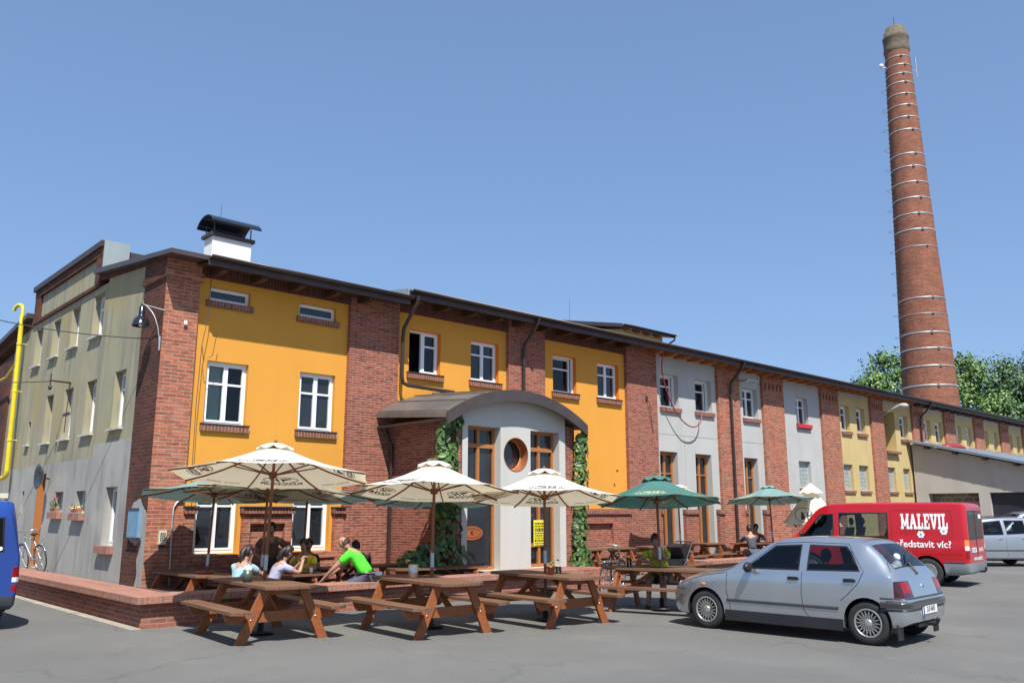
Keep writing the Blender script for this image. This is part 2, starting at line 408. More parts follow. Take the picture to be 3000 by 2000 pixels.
class MB:
    def __init__(s):
        s.v, s.f, s.m, s.sm, s.mi, s.uv = [], [], [], [], 0, {}
    def add(s, vs, fs, smooth=False):
        b = len(s.v)
        s.v += [V(p) for p in vs]
        for f in fs:
            s.f.append([b + i for i in f])
            s.m.append(s.mi)
            s.sm.append(smooth)
        return s
    def hexa(s, p):   # 8 points: bottom ring 0-3, top ring 4-7
        return s.add(p, [(3, 2, 1, 0), (4, 5, 6, 7), (0, 1, 5, 4), (1, 2, 6, 5), (2, 3, 7, 6), (3, 0, 4, 7)])
    def box(s, x0, x1, y0, y1, z0, z1):
        return s.hexa([(x0, y0, z0), (x1, y0, z0), (x1, y1, z0), (x0, y1, z0), (x0, y0, z1), (x1, y0, z1), (x1, y1, z1), (x0, y1, z1)])
    def fbox(s, F, u0, u1, v0, v1, w0, w1):
        return s.hexa([F(u0, v0, w1), F(u1, v0, w1), F(u1, v0, w0), F(u0, v0, w0), F(u0, v1, w1), F(u1, v1, w1), F(u1, v1, w0), F(u0, v1, w0)])
    def prism(s, pts, d):
        n = len(pts)
        d = V(d)
        vs = [V(p) for p in pts] + [V(p) + d for p in pts]
        fs = [tuple(range(n)), tuple(range(2 * n - 1, n - 1, -1))]
        fs += [(i, i + n, (i + 1) % n + n, (i + 1) % n) for i in range(n)]
        return s.add(vs, fs)
    def bar(s, a, b, wd, th, up=(0, 0, 1)):
        a, b = V(a), V(b)
        d = (b - a).normalized()
        sd_ = d.cross(V(up))
        if sd_.length < 1e-5:
            sd_ = d.cross(V((1, 0, 0)))
        sd_.normalize()
        u = sd_.cross(d)
        x, y = sd_ * wd / 2, u * th / 2
        return s.hexa([a - x - y, a + x - y, b + x - y, b - x - y, a - x + y, a + x + y, b + x + y, b - x + y])
    def tube(s, pts, r, n=8, closed=False, caps=True):
        pts = [V(p) for p in pts]
        k = len(pts)
        rs = r if isinstance(r, (list, tuple)) else [r] * k
        vs, fs = [], []
        ref = None
        for i, p in enumerate(pts):
            if closed:
                d = pts[(i + 1) % k] - pts[i - 1]
            else:
                d = pts[min(i + 1, k - 1)] - pts[max(i - 1, 0)]
            d.normalize()
            if ref is None:
                ref = V((0, 0, 1)) if abs(d.z) < 0.9 else V((1, 0, 0))
            x = d.cross(ref)
            if x.length < 1e-4:
                x = d.cross(V((0, 1, 0)))
            x.normalize()
            y = x.cross(d)
            ref = y
            for j in range(n):
                a = 2 * PI * j / n
                vs.append(p + (x * math.cos(a) + y * math.sin(a)) * rs[i])
        m = k if closed else k - 1
        for i in range(m):
            for j in range(n):
                a, b = i * n + j, i * n + (j + 1) % n
                c, d_ = ((i + 1) % k) * n + (j + 1) % n, ((i + 1) % k) * n + j
                fs.append((a, b, c, d_))
        s.add(vs, fs, True)
        if caps and not closed:
            s.add(vs[:n], [tuple(range(n - 1, -1, -1))])
            s.add(vs[-n:], [tuple(range(n))])
        return s
    def lathe(s, c, prof, n=24, axis='Z', smooth=True, arc=2 * PI):
        c = V(c)
        vs, fs = [], []
        full = abs(arc - 2 * PI) < 1e-6
        nn = n if full else n + 1
        for r, z in prof:
            for j in range(nn):
                a = arc * j / n
                p = (r * math.cos(a), r * math.sin(a), z)
                if axis == 'Y':
                    p = (p[0], p[2], p[1])
                elif axis == 'X':
                    p = (p[2], p[0], p[1])
                vs.append(c + V(p))
        for i in range(len(prof) - 1):
            for j in range(n):
                j2 = (j + 1) % nn
                fs.append((i * nn + j, i * nn + j2, (i + 1) * nn + j2, (i + 1) * nn + j))
        return s.add(vs, fs, smooth)
    def ball(s, c, rx, ry, rz, n=12, m=8):
        prof = [(math.sin(PI * i / m), -math.cos(PI * i / m)) for i in range(m + 1)]
        b = len(s.v)
        s.lathe((0, 0, 0), prof, n)
        for i in range(b, len(s.v)):
            p = s.v[i]
            s.v[i] = V((c[0] + p.x * rx, c[1] + p.y * ry, c[2] + p.z * rz))
        return s
    def xf(s, mtx, start=0):
        for i in range(start, len(s.v)):
            s.v[i] = mtx @ s.v[i]
        return s
    def pieces(s):
        n = len(s.v)
        r = list(range(n))
        def find(i):
            while r[i] != i:
                r[i] = r[r[i]]
                i = r[i]
            return i
        for f in s.f:
            a = find(f[0])
            for i in f[1:]:
                r[find(i)] = a
        g = {}
        for k, f in enumerate(s.f):
            g.setdefault(find(f[0]), []).append(k)
        bb = []
        for fs in g.values():
            vs = [s.v[i] for k in fs for i in s.f[k]]
            bb.append([fs, [min(v[j] for v in vs) - .004 for j in range(3)], [max(v[j] for v in vs) + .004 for j in range(3)]])
        ch = True
        while ch:
            ch = False
            for i in range(len(bb)):
                for j in range(i + 1, len(bb)):
                    if all(bb[i][1][q] <= bb[j][2][q] and bb[j][1][q] <= bb[i][2][q] for q in range(3)):
                        bb[i] = [bb[i][0] + bb[j][0], [min(x, y) for x, y in zip(bb[i][1], bb[j][1])], [max(x, y) for x, y in zip(bb[i][2], bb[j][2])]]
                        del bb[j]
                        ch = True
                        break
                if ch:
                    break
        return [b[0] for b in bb]
    def build(s, name, mats, parent=None, uvfn=None):
        if parent and name in SPLIT:
            ps = s.pieces()
            if len(ps) > 1:
                for fs in ps:
                    q = MB()
                    ix = {}
                    for k in sorted(fs):
                        ff = []
                        for i in s.f[k]:
                            if i not in ix:
                                ix[i] = len(q.v)
                                q.v.append(s.v[i])
                            ff.append(ix[i])
                        q.f.append(ff)
                        q.m.append(s.m[k])
                        q.sm.append(s.sm[k])
                    o = q.build1(name, mats, parent, uvfn)
                return o
        return s.build1(name, mats, parent, uvfn)
    def build1(s, name, mats, parent=None, uvfn=None):
        me = bpy.data.meshes.new(name)
        o0 = org_of(parent)
        me.from_pydata([p - o0 for p in s.v], [], s.f)
        for mt in (mats if isinstance(mats, (list, tuple)) else [mats]):
            me.materials.append(M[mt] if isinstance(mt, str) else mt)
        me.polygons.foreach_set('material_index', s.m)
        me.polygons.foreach_set('use_smooth', s.sm)
        uvl = me.uv_layers.new(name='UVMap')
        for p in me.polygons:
            n = p.normal
            if uvfn:
                for li in p.loop_indices:
                    uvl.data[li].uv = uvfn(s.v[me.loops[li].vertex_index], p.center + o0)
                continue
            if abs(n.z) > 0.75:
                for li in p.loop_indices:
                    q = s.v[me.loops[li].vertex_index]
                    uvl.data[li].uv = (q.x, q.y)
            else:
                t = V((-n.y, n.x, 0)).normalized()
                for li in p.loop_indices:
                    q = s.v[me.loops[li].vertex_index]
                    uvl.data[li].uv = (q.dot(t), q.z)
        o = bpy.data.objects.new(name, me)
        COL.objects.link(o)
        if parent:
            o.parent = parent
        ORG[o.name] = o0
        return o

def sharpen(o, ang=35):
    me = o.data
    bm = bmesh.new()
    bm.from_mesh(me)
    for e in bm.edges:
        e.smooth = not (len(e.link_faces) != 2 or e.calc_face_angle(0) > R(ang))
    bm.to_mesh(me)
    bm.free()
    return o

def tag(o, label=None, cat=None, group=None, kind=None):
    for k, x in (('label', label), ('category', cat), ('group', group), ('kind', kind)):
        if x:
            o[k] = x
    return o

def thing(name, loc, label, cat, group=None, rz=0.0, world=True):
    """Empty at the thing's base; world=True: parts are given in world coordinates"""
    o = bpy.data.objects.new(name, None)
    o.empty_display_size = 0.3
    COL.objects.link(o)
    o.location = loc
    o.rotation_euler = (0, 0, rz)
    ORG[o.name] = V(loc) if world else V((0, 0, 0))
    return tag(o, label, cat, group)

def copy_tree(o, parent=None):
    c = o.copy()
    COL.objects.link(c)
    ORG[c.name] = ORG.get(o.name, V((0, 0, 0)))
    if parent:
        c.parent = parent
    for ch in list(o.children):
        copy_tree(ch, c)
    return c

def text2d(txt, size=1.0, bold=0.0, xs=1.0, shear=0.0):
    """lettering as 2-D (verts, faces), centred"""
    cu = bpy.data.curves.new('lettering', 'FONT')
    cu.body = txt
    cu.size = size
    cu.offset = bold
    cu.shear = shear
    cu.align_x = 'CENTER'
    cu.align_y = 'CENTER'
    cu.resolution_u = 3
    o = bpy.data.objects.new('lettering', cu)
    COL.objects.link(o)
    dg = bpy.context.evaluated_depsgraph_get()
    me = bpy.data.meshes.new_from_object(o.evaluated_get(dg))
    vs = [(q.co.x * xs, q.co.y) for q in me.vertices]
    fs = [tuple(p.vertices) for p in me.polygons]
    bpy.data.objects.remove(o)
    bpy.data.curves.remove(cu)
    bpy.data.meshes.remove(me)
    return vs, fs

def smooth3(pts, n=6):
    pts = [V(q) for q in pts]
    out = []
    for i in range(len(pts) - 1):
        p0, p1, p2, p3 = pts[max(i - 1, 0)], pts[i], pts[i + 1], pts[min(i + 2, len(pts) - 1)]
        for k in range(n):
            t = k / n
            out.append(((p1 * 2) + (p2 - p0) * t + (p0 * 2 - p1 * 5 + p2 * 4 - p3) * t * t + (p1 * 3 - p0 - p2 * 3 + p3) * t ** 3) * .5)
    return out + [pts[-1]]

def ellipse2d(cx, cy, a, b, wd, n=36, a0=0, a1=2 * PI):
    vs, fs = [], []
    for i in range(n + 1):
        t = a0 + (a1 - a0) * i / n
        vs += [(cx + a * math.cos(t), cy + b * math.sin(t)), (cx + (a - wd) * math.cos(t), cy + (b - wd) * math.sin(t))]
    for i in range(n):
        fs.append((2 * i, 2 * i + 2, 2 * i + 3, 2 * i + 1))
    return vs, fs

def polys2d(lst):
    vs, fs = [], []
    for p in lst:
        b = len(vs)
        vs += p
        fs.append(tuple(range(b, b + len(p))))
    return vs, fs

def join2d(*parts):
    vs, fs = [], []
    for a, f in parts:
        b = len(vs)
        vs += list(a)
        fs += [tuple(i + b for i in q) for q in f]
    return vs, fs

def shift2d(p, dx=0, dy=0, s=1.0):
    return [(x * s + dx, y * s + dy) for x, y in p[0]], p[1]
# ================================================================== SETTING
GX0, GX1, GY0, GY1 = -400, 1200, -300, 1200
PX0, PX1, PY0, PY1 = 5.5, 12.36, 14.15, 18.12        # sunken seating bay behind the low wall
g = MB()
for x0, x1, y0, y1 in ((GX0, PX0, GY0, GY1), (PX1, 160, GY0, GY1), (PX0, PX1, GY0, PY0), (PX0, PX1, PY1, GY1), (160, GX1, GY0, GY1)):
    g.add([(x0, y0, 0), (x1, y0, 0), (x1, y1, 0), (x0, y1, 0)], [(0, 1, 2, 3)])
tag(g.build('asphalt_yard', 'asphalt'), kind='structure')
g = MB()
z = -0.15
g.add([(PX0, PY0, z), (PX1, PY0, z), (PX1, PY1, z), (PX0, PY1, z)], [(0, 1, 2, 3)])
for a, b in (((PX0, PY0), (PX1, PY0)), ((PX1, PY0), (PX1, PY1)), ((PX1, PY1), (PX0, PY1)), ((PX0, PY1), (PX0, PY0))):
    g.add([(a[0], a[1], 0), (b[0], b[1], 0), (b[0], b[1], z), (a[0], a[1], z)], [(0, 1, 2, 3)])
tag(g.build('terrace_paving', 'floorbrick'), kind='structure')
g = MB()
g.box(19.9, 29, 14.2, 18.0, -0.1, 0.02)
tag(g.build('east_paving', 'floorbrick'), kind='structure')
g = MB()
g.box(5.45, 6.50, 14.2, 33, -0.2, 0.26)
g.box(6.50, 7.30, 14.2, 17.98, -0.2, 0.26)
tag(g.build('side_walkway', 'floorbrick'), kind='structure')
g = MB()
rnd = random.Random(3)
# hill behind the yard, irregular
vs, fs = [], []
NX, NY = 24, 8
for j in range(NY):
    for i in range(NX):
        x = 90 + i * 28
        y = 95 + j * 30 - i * 4
        h = 26 * math.sin(min(1, j / 5) * PI / 2) * (0.7 + 0.3 * math.sin(i * 0.7)) - 1.0
        vs.append((x, y, h + rnd.uniform(-.6, .6) if j else -1))
for j in range(NY - 1):
    for i in range(NX - 1):
        a = j * NX + i
        fs.append((a, a + 1, a + NX + 1, a + NX))
g.add(vs, fs, True)
tag(g.build('wooded_hill', 'grass'), kind='structure')

# ------------------------------------------------------------------ wall helpers
def wall(parent, name, F, u0, u1, v0, v1, w, holes, mat, depth=0.2, reveal=None, label=None):
    us = sorted({u0, u1} | {x for h in holes for x in h[:2] if u0 <= x <= u1})
    vs_ = sorted({v0, v1} | {x for h in holes for x in h[2:4] if v0 <= x <= v1})
    b = MB()
    for i in range(len(us) - 1):
        for j in range(len(vs_) - 1):
            cu, cv = (us[i] + us[i + 1]) / 2, (vs_[j] + vs_[j + 1]) / 2
            if any(h[0] < cu < h[1] and h[2] < cv < h[3] for h in holes):
                continue
            b.add([F(us[i], vs_[j], w), F(us[i + 1], vs_[j], w), F(us[i + 1], vs_[j + 1], w), F(us[i], vs_[j + 1], w)], [(0, 1, 2, 3)])
    b.mi = 1 if reveal else 0
    for h in holes:
        a, c, p, q = h[:4]
        d = w - (h[4] if len(h) > 4 else depth)
        for (ua, va), (ub, vb) in (((a, q), (a, p)), ((a, p), (c, p)), ((c, p), (c, q)), ((c, q), (a, q))):
            b.add([F(ua, va, w), F(ub, vb, w), F(ub, vb, d), F(ua, va, d)], [(0, 1, 2, 3)])
    o = b.build(name, [mat, reveal] if reveal else mat, parent)
    if label:
        o['label'] = label
    return o

def window(parent, F, a, b, c, d, w, style='double', depth=0.15, frame='white_frame', sill=None, tr=0.68, name='window', ft=0.05, blind=None, sillw=0.07, sillh=0.15, pane='pane'):
    """frame (this part) with pane / sill / interior sub-parts; opening a..b x c..d, wall face at w"""
    f = MB()
    wi, wo = w - depth - 0.07, w - depth
    f.fbox(F, a, a + ft, c, d, wi, wo)
    f.fbox(F, b - ft, b, c, d, wi, wo)
    f.fbox(F, a + ft, b - ft, d - ft, d, wi, wo)
    f.fbox(F, a + ft, b - ft, c, c + ft * 1.3, wi, wo)
    m = (a + b) / 2
    lo, hi = c + ft * 1.3, d - ft
    t = lo + (hi - lo) * tr
    gaps = []
    def sash(x0, x1, ww=0.0, s=0.045):
        f.fbox(F, x0, x0 + s, lo, hi, wi + ww, wo + 0.012 + ww)
        f.fbox(F, x1 - s, x1, lo, hi, wi + ww, wo + 0.012 + ww)
        f.fbox(F, x0 + s, x1 - s, hi - s, hi, wi + ww, wo + 0.012 + ww)
        f.fbox(F, x0 + s, x1 - s, lo, lo + s, wi + ww, wo + 0.012 + ww)
        if tr < 0.99:
            f.fbox(F, x0 + s, x1 - s, t - s * .5, t + s * .5, wi + ww, wo + 0.008 + ww)
        gaps.append((x0 + s, x1 - s, lo + s, hi - s, wi + ww + 0.03))
    if style in ('double', 'door'):
        sash(a + ft, m - 0.004)
        sash(m + 0.004, b - ft)
    elif style == 'openleft':
        f.fbox(F, m - 0.03, m + 0.03, lo, hi, wi, wo)
        sash(m + 0.03, b - ft)
    elif style == 'ajar':
        sash(a + ft + 0.13, b - ft - 0.02, -0.10)
    elif style == 'single':
        sash(a + ft, b - ft)
    elif style == 'fixed':
        gaps.append((a + ft, b - ft, lo, hi, wi + 0.03))
    elif style == 'block':
        n = max(2, round((b - a) / 0.2))
        k = max(3, round((d - c) / 0.2))
        for i in range(n):
            for j in range(k):
                x0, x1 = a + ft + (b - a - 2 * ft) * i / n, a + ft + (b - a - 2 * ft) * (i + 1) / n
                y0, y1 = lo + (hi - lo) * j / k, lo + (hi - lo) * (j + 1) / k
                gaps.append((x0 + .008, x1 - .008, y0 + .008, y1 - .008, wi + 0.05))
                if i:
                    pass
        f.fbox(F, a + ft, b - ft, lo, hi, wi, wi + 0.045)
    o = f.build(name, frame, parent)
    p = MB()
    for x0, x1, y0, y1, ww in gaps:
        p.add([F(x0, y0, ww), F(x1, y0, ww), F(x1, y1, ww), F(x0, y1, ww)], [(0, 1, 2, 3)])
    if style == 'block':
        p = MB()
        for x0, x1, y0, y1, ww in gaps:
            p.fbox(F, x0, x1, y0, y1, ww - .01, ww + .012)
        p.build('glass_block', 'glassblock', o)
    else:
        p.build('pane', 'glass' if (blind or style in ('openleft', 'ajar')) else pane, o)
    if blind or style in ('openleft', 'ajar'):
        q = MB()
        D = w - depth - 0.075
        E_ = D - 0.9
        for (ua, va), (ub, vb) in (((a, d), (a, c)), ((a, c), (b, c)), ((b, c), (b, d)), ((b, d), (a, d))):
            q.add([F(ua, va, D), F(ub, vb, D), F(ub, vb, E_), F(ua, va, E_)], [(0, 1, 2, 3)])
        q.add([F(a, c, E_), F(b, c, E_), F(b, d, E_), F(a, d, E_)], [(0, 1, 2, 3)])
        q.build('interior', 'dark', o)
    if blind:
        x0, x1, v0_ = blind
        q = MB()
        n = 26
        for i in range(n):
            y0 = v0_ + (d - v0_) * i / n
            y1 = v0_ + (d - v0_) * (i + 0.93) / n
            q.add([F(x0, y0, D - .05), F(x1, y0, D - .05), F(x1, y1, D - .035), F(x0, y1, D - .035)], [(0, 1, 2, 3)])
        q.build('blind', 'blind', o)
    if sill:
        q = MB()
        q.fbox(F, a - 0.07, b + 0.07, c - sillh, c - 0.005, w - 0.02, w + sillw)
        if sill == 'soldier' and depth < .2 and sillh > .14:
            q.mi = 1
            q.fbox(F, a - 0.075, b + 0.075, c - 0.004, c + 0.016, w - depth, w + sillw + 0.02)
            q.build('sill', ['soldier', 'gutter'], o)
        else:
            q.build('sill', sill, o)
    return o

FF = Fr((0, 18, 0), (1, 0, 0), (0, -1, 0))
FL = Fr((6.52, 0, 0), (0, -1, 0), (-1, 0, 0))
PW = -0.12     # render panels lie 12 cm behind the pillar faces

def eaves(parent, x0, x1, z, y_e, mat_s, step=0.95, rmat=None):
    """soffit boards and rafter ends under the overhang"""
    s = MB()
    s.add([(x0, y_e + .05, z - .045), (x1, y_e + .05, z - .045), (x1, 18.3, z + .055), (x0, 18.3, z + .055)], [(3, 2, 1, 0)])
    s.build('soffit', mat_s, parent)
    n = int((x1 - x0) / step)
    r = MB()
    for i in range(n):
        x = x0 + 0.35 + i * step
        r.prism([(x, y_e + .06, z - .17), (x, y_e + .06, z - .05), (x, 18.3, z + .05), (x, 18.3, z - .10), (x, 17.75, z - .19)], (0.13, 0, 0))
    ro = r.build('rafter_end', rmat or mat_s, parent)

def half_pipe(b, x0, x1, y, z, r=0.075, n=8):
    vs, fs = [], []
    for k in range(n + 1):
        a = PI + PI * k / n
        for rr in (r, r - .008):
            for x in (x0, x1):
                vs.append((x, y + rr * math.cos(a), z + rr * math.sin(a)))
    for k in range(n):
        i, j = k * 4, (k + 1) * 4
        fs += [(i, i + 1, j + 1, j), (i + 2, j + 2, j + 3, i + 3), (i, j, j + 2, i + 2), (i + 1, i + 3, j + 3, j + 1)]
    fs += [(0, 2, 3, 1), (n * 4, n * 4 + 1, n * 4 + 3, n * 4 + 2)]
    b.add(vs, fs, True)

# ------------------------------------------------------------------ corner building
cb = thing('corner_building', (6.52, 18, 0), 'corner building with a yellow front, old ochre side wall and brick corner pillar', 'building')
S1, S2 = (7.49, 8.46, 6.38, 6.70), (9.72, 10.73, 6.37, 6.70)
M1, M2 = (7.55, 8.52, 3.63, 5.03), (9.82, 10.78, 3.63, 5.03)
G1, G2 = (7.52, 8.48, 0.88, 2.26), (9.80, 10.77, 0.88, 2.26)
wall(cb, 'yellow_wall', FF, 7.22, 11.08, -0.15, 6.88, PW, [S1, S2, M1, M2, G1, G2], 'yellow', 0.16)
for r in (S1, S2):
    window(cb, FF, *r, PW, 'fixed', 0.11, sill='soldier', ft=0.07, tr=1, sillh=0.14)
window(cb, FF, *M1, PW, 'double', 0.11, sill='soldier', blind=(7.6, 8.02, 3.68), tr=.66)
window(cb, FF, *M2, PW, 'double', 0.11, sill='soldier', tr=.66)
window(cb, FF, *G1, PW, 'double', 0.14, tr=.74)
window(cb, FF, *G2, PW, 'double', 0.14, tr=.74)
b = MB()
for x0, x1 in ((7.22, 7.46), (8.56, 9.72), (10.85, 11.08)):
    if x1 - x0 > 0.6:     # blind niche in the middle bay
        b.fbox(FF, x0, x0 + .16, -.15, 1.72, PW, 0.02)
        b.fbox(FF, x1 - .16, x1, -.15, 1.72, PW, 0.02)
        b.fbox(FF, x0 + .16, x1 - .16, 1.5, 1.72, PW, 0.02)
        b.fbox(FF, x0 + .16, x1 - .16, -.15, .5, PW, 0.02)
        b.fbox(FF, x0 + .16, x1 - .16, .5, 1.5, PW, PW + .03)
    else:
        b.fbox(FF, x0, x1, -.15, 1.72, PW, 0.02)
for x0, x1 in ((7.46, 8.56), (9.72, 10.85)):
    b.fbox(FF, x0, x1, -.15, .72, PW, 0.02)
    b.fbox(FF, x0, x1, .72, .86, PW, 0.06)
b.build('brick_plinth', 'brick_old', cb)
b = MB()
for x0, x1 in ((7.22, 7.50), (8.52, 9.76), (10.81, 11.10)):
    b.fbox(FF, x0, x1, 1.72, 1.84, PW, 0.09)
b.build('plinth_course', 'soldier', cb)
b = MB()
for x0, x1 in ((7.22, 7.50), (8.52, 9.76), (10.81, 11.10)):
    b.fbox(FF, x0 - .01, x1 + .01, 1.845, 1.875, PW, 0.13)
b.build('plinth_flashing', 'gutter', cb)
# corner pillar: red front, sooty side, corbelled head
b = MB()
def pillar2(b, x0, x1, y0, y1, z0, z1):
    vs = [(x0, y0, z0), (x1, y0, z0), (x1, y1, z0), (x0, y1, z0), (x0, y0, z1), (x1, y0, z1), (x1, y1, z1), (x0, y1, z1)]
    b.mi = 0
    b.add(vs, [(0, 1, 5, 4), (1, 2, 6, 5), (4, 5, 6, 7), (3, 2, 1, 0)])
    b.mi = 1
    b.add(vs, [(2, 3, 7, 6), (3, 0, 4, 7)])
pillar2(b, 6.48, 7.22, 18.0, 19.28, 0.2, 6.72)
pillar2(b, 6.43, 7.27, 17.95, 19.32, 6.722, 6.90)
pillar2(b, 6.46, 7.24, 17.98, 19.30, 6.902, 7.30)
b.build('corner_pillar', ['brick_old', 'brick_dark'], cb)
b = MB()
b.fbox(FF, 11.08, 12.56, -.15, 7.2, -.4, 0)
b.build('brick_pillar', 'brick_new', cb)
b = MB()
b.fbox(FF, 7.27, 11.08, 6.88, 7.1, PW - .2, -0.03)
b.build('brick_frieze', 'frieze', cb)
eaves(cb, 7.1, 12.42, 7.07, 17.38, 'soffit_dark')
b = MB()
b.prism([(6.30, 17.36, 7.07), (6.30, 17.36, 7.17), (6.30, 22.6, 7.83), (6.30, 22.6, 7.70)], (6.1, 0, 0))
b.prism([(6.9, 29.1, 7.6), (6.9, 29.1, 8.3), (6.9, 22.6, 8.45), (6.9, 22.6, 7.6)], (5.5, 0, 0))
b.prism([(6.30, 29.0, 7.65), (6.30, 29.0, 7.80), (6.30, 40, 6.6), (6.30, 40, 6.4)], (6.1, 0, 0))
ro = b.build('roof', 'roofmetal', cb)
b = MB()
b.box(7.1, 12.42, 17.335, 17.36, 6.96, 7.16)
b.build('fascia', 'fascia', cb)
b = MB()
half_pipe(b, 7.1, 12.45, 17.25, 7.16)
b.build('gutter', 'gutter', cb)
# white chimney on the roof
b = MB()
b.box(8.45, 9.50, 20.5, 21.0, 7.45, 8.70)
ch = b.build('roof_chimney', 'whitewall', cb)
b = MB()
b.box(8.38, 9.57, 20.43, 21.07, 8.702, 8.79)
b.build('chimney_cap', 'fascia', ch)
b = MB()
for x in (8.7, 9.0, 9.28):
    b.lathe((x, 20.75, 8.79), [(0.07, 0), (0.07, .12), (.055, .12)], 12)
b.build('flue', 'black', ch)
b = MB()
for x in (8.48, 9.47):
    for y in (20.5, 21.0):
        b.tube([(x, y, 8.79), (x, y, 9.08)], .016, 6)
vs, fs = [], []
for i in range(13):
    a = -1.15 + 2.3 * i / 12
    for x in (8.32, 9.64):
        vs.append((x, 20.75 + .52 * math.sin(a) / .91, 9.03 + .42 * (math.cos(a) - math.cos(1.15))))
for i in range(13):
    a = -1.15 + 2.3 * i / 12
    for x in (8.32, 9.64):
        vs.append((x, 20.75 + .50 * math.sin(a) / .91, 9.01 + .42 * (math.cos(a) - math.cos(1.15))))
for i in range(12):
    fs += [(2 * i, 2 * i + 1, 2 * i + 3, 2 * i + 2), (26 + 2 * i, 28 + 2 * i, 29 + 2 * i, 27 + 2 * i), (2 * i, 2 * i + 2, 28 + 2 * i, 26 + 2 * i), (2 * i + 1, 27 + 2 * i, 29 + 2 * i, 2 * i + 3)]
fs += [(0, 26, 27, 1), (24, 25, 51, 50)]
b.add(vs, fs)
b.build('chimney_cowl', 'lampblack', ch)
b = MB()
b.tube([(8.78, 20.9, 8.79), (8.80, 20.9, 9.75)], .006, 5)
b.build('lightning_rod', 'cable', ch)
# side wall
LW = dict(a3=(22.22, 23.06, 6.11, 7.22), b3=(24.19, 24.93, 6.11, 7.21), c3=(25.97, 26.70, 6.08, 7.16), d3=(27.78, 28.55, 6.05, 7.2),
          a2=(20.13, 20.89, 3.64, 4.98), b2=(22.21, 22.99, 3.64, 4.98), c2=(24.10, 24.84, 3.64, 4.98), d2=(25.91, 26.61, 3.64, 4.98), e2=(28.02, 28.30, 3.70, 4.37))
LG = dict(a1=(20.02, 20.81, 1.02, 2.31), b1=(22.24, 23.0, 1.73, 2.26), c1=(24.06, 24.81, 1.76, 2.27), d1=(27.9, 28.16, 1.72, 2.35), dr=(25.82, 26.6, 0.3, 2.79))
def hl(r):
    return (-r[1], -r[0], r[2], r[3])
up = [hl(r) for r in LW.values()]
# ochre upper part, grey lower part (the grey patch climbs higher next to the corner)
wall(cb, 'ochre_wall', FL, -31.0, -22.0, 3.04, 7.40, 0, [h for h in up if h[1] < -22.1], 'oldwall', 0.26)
wall(cb, 'ochre_wall', FL, -22.0, -19.28, 3.36, 7.20, 0, [h for h in up if h[1] > -22.1], 'oldwall', 0.26)
wall(cb, 'grey_wall', FL, -31.0, -22.0, 0.1, 3.04, 0, [hl(LG[k]) for k in ('b1', 'c1', 'd1', 'dr')], 'oldgrey', 0.26)
wall(cb, 'grey_wall', FL, -22.0, -19.28, 0.1, 3.36, 0, [hl(LG['a1'])], 'oldgrey', 0.26)
for k, r in LW.items():
    window(cb, FL, *hl(r), 0, 'single' if k != 'e2' else 'fixed', 0.17, sill='concrete', sillh=0.05, sillw=0.09, tr=.7)
for k in ('a1', 'b1', 'c1', 'd1'):
    window(cb, FL, *hl(LG[k]), 0, 'single' if k == 'a1' else 'fixed', 0.17, sill='capbrick' if k != 'd1' else None, sillh=0.17, sillw=0.13, tr=1)
b = MB()
r = hl(LG['dr'])
b.fbox(FL, r[0], r[1], .26, r[3], -.26, -.2)
b.fbox(FL, r[0], r[0] + .07, .26, r[3], -.2, .0)
dro = b.build('side_door', 'wood_frame', cb)
b = MB()
b.prism([FL(-21.998, 7.20, 0), FL(-19.28, 7.20, 0), FL(-19.28, 7.24, 0), FL(-21.998, 7.50, 0)], (.3, 0, 0))
b.build('ochre_wall', 'oldwall', cb)
b = MB()
b.prism([FL(-22.6, 7.562, .04), FL(-19.28, 7.242, .04), FL(-19.28, 7.50, .04), FL(-22.6, 7.84, .04)], (.3, 0, 0))
b.fbox(FL, -28.9, -22.58, 7.402, 7.50, -.3, .07)                 # string course
b.fbox(FL, -23.05, -22.58, 7.502, 8.25, -.5, .05)                # pilasters of the raised attic
b.fbox(FL, -28.9, -28.35, 7.502, 8.25, -.5, .05)
b.fbox(FL, -28.9, -22.58, 8.252, 8.46, -.5, .06)
b.prism([FL(-40, 6.3, .03), FL(-28.9, 7.402, .03), FL(-28.9, 7.72, .03), FL(-40, 6.75, .03)], (.3, 0, 0))
b.fbox(FL, -40, -31.0, 0, 6.6, -.3, .06)
b.build('brick_gable_trim', 'brick_dark', cb)
b = MB()
b.fbox(FL, -28.35, -23.05, 7.502, 8.252, -.5, -.03)
b.build('attic_panel', 'oldwall', cb)
b = MB()
b.fbox(FL, -29.0, -22.55, 8.462, 8.62, -.56, .12)
b.build('attic_coping', 'fascia', cb)
b = MB()
b.box(6.47, 7.10, 22.50, 22.54, 7.80, 8.625)
b.build('zinc_end_sheet', 'zinc', cb)

# ------------------------------------------------------------------ main wing
mw = thing('factory_wing', (12.6, 18, 0), 'long factory wing with brick pillars between yellow, grey and ochre walls', 'building')
PIL = [(16.44, 17.93), (21.77, 23.36), (27.06, 28.50), (30.19, 31.76), (34.94, 36.49), (39.70, 40.99), (44.37, 45.68), (48.52, 49.92), (52.9, 54.25), (57.1, 58.5), (61.2, 62.6), (65.3, 66.7), (69.4, 70.8)]
W = dict(W1=(12.97, 14.02), W2=(15.10, 16.15), W3=(18.38, 19.43), W4=(20.43, 21.48), W5=(23.70, 24.74), W6=(25.75, 26.79), W7=(28.88, 29.94), W8=(32.92, 33.92), W9=(36.87, 37.69), W10=(38.38, 39.22), W11=(43.03, 43.93), W12=(45.90, 46.80), W13=(47.42, 48.40), W14=(50.2, 51.05), W15=(51.75, 52.6), W16=(54.45, 55.25), W17=(56.0, 56.75), W18=(58.7, 59.4), W19=(60.1, 60.8), W20=(62.9, 63.7), W21=(64.3, 65.1), W22=(67.0, 67.8), W23=(68.3, 69.1))
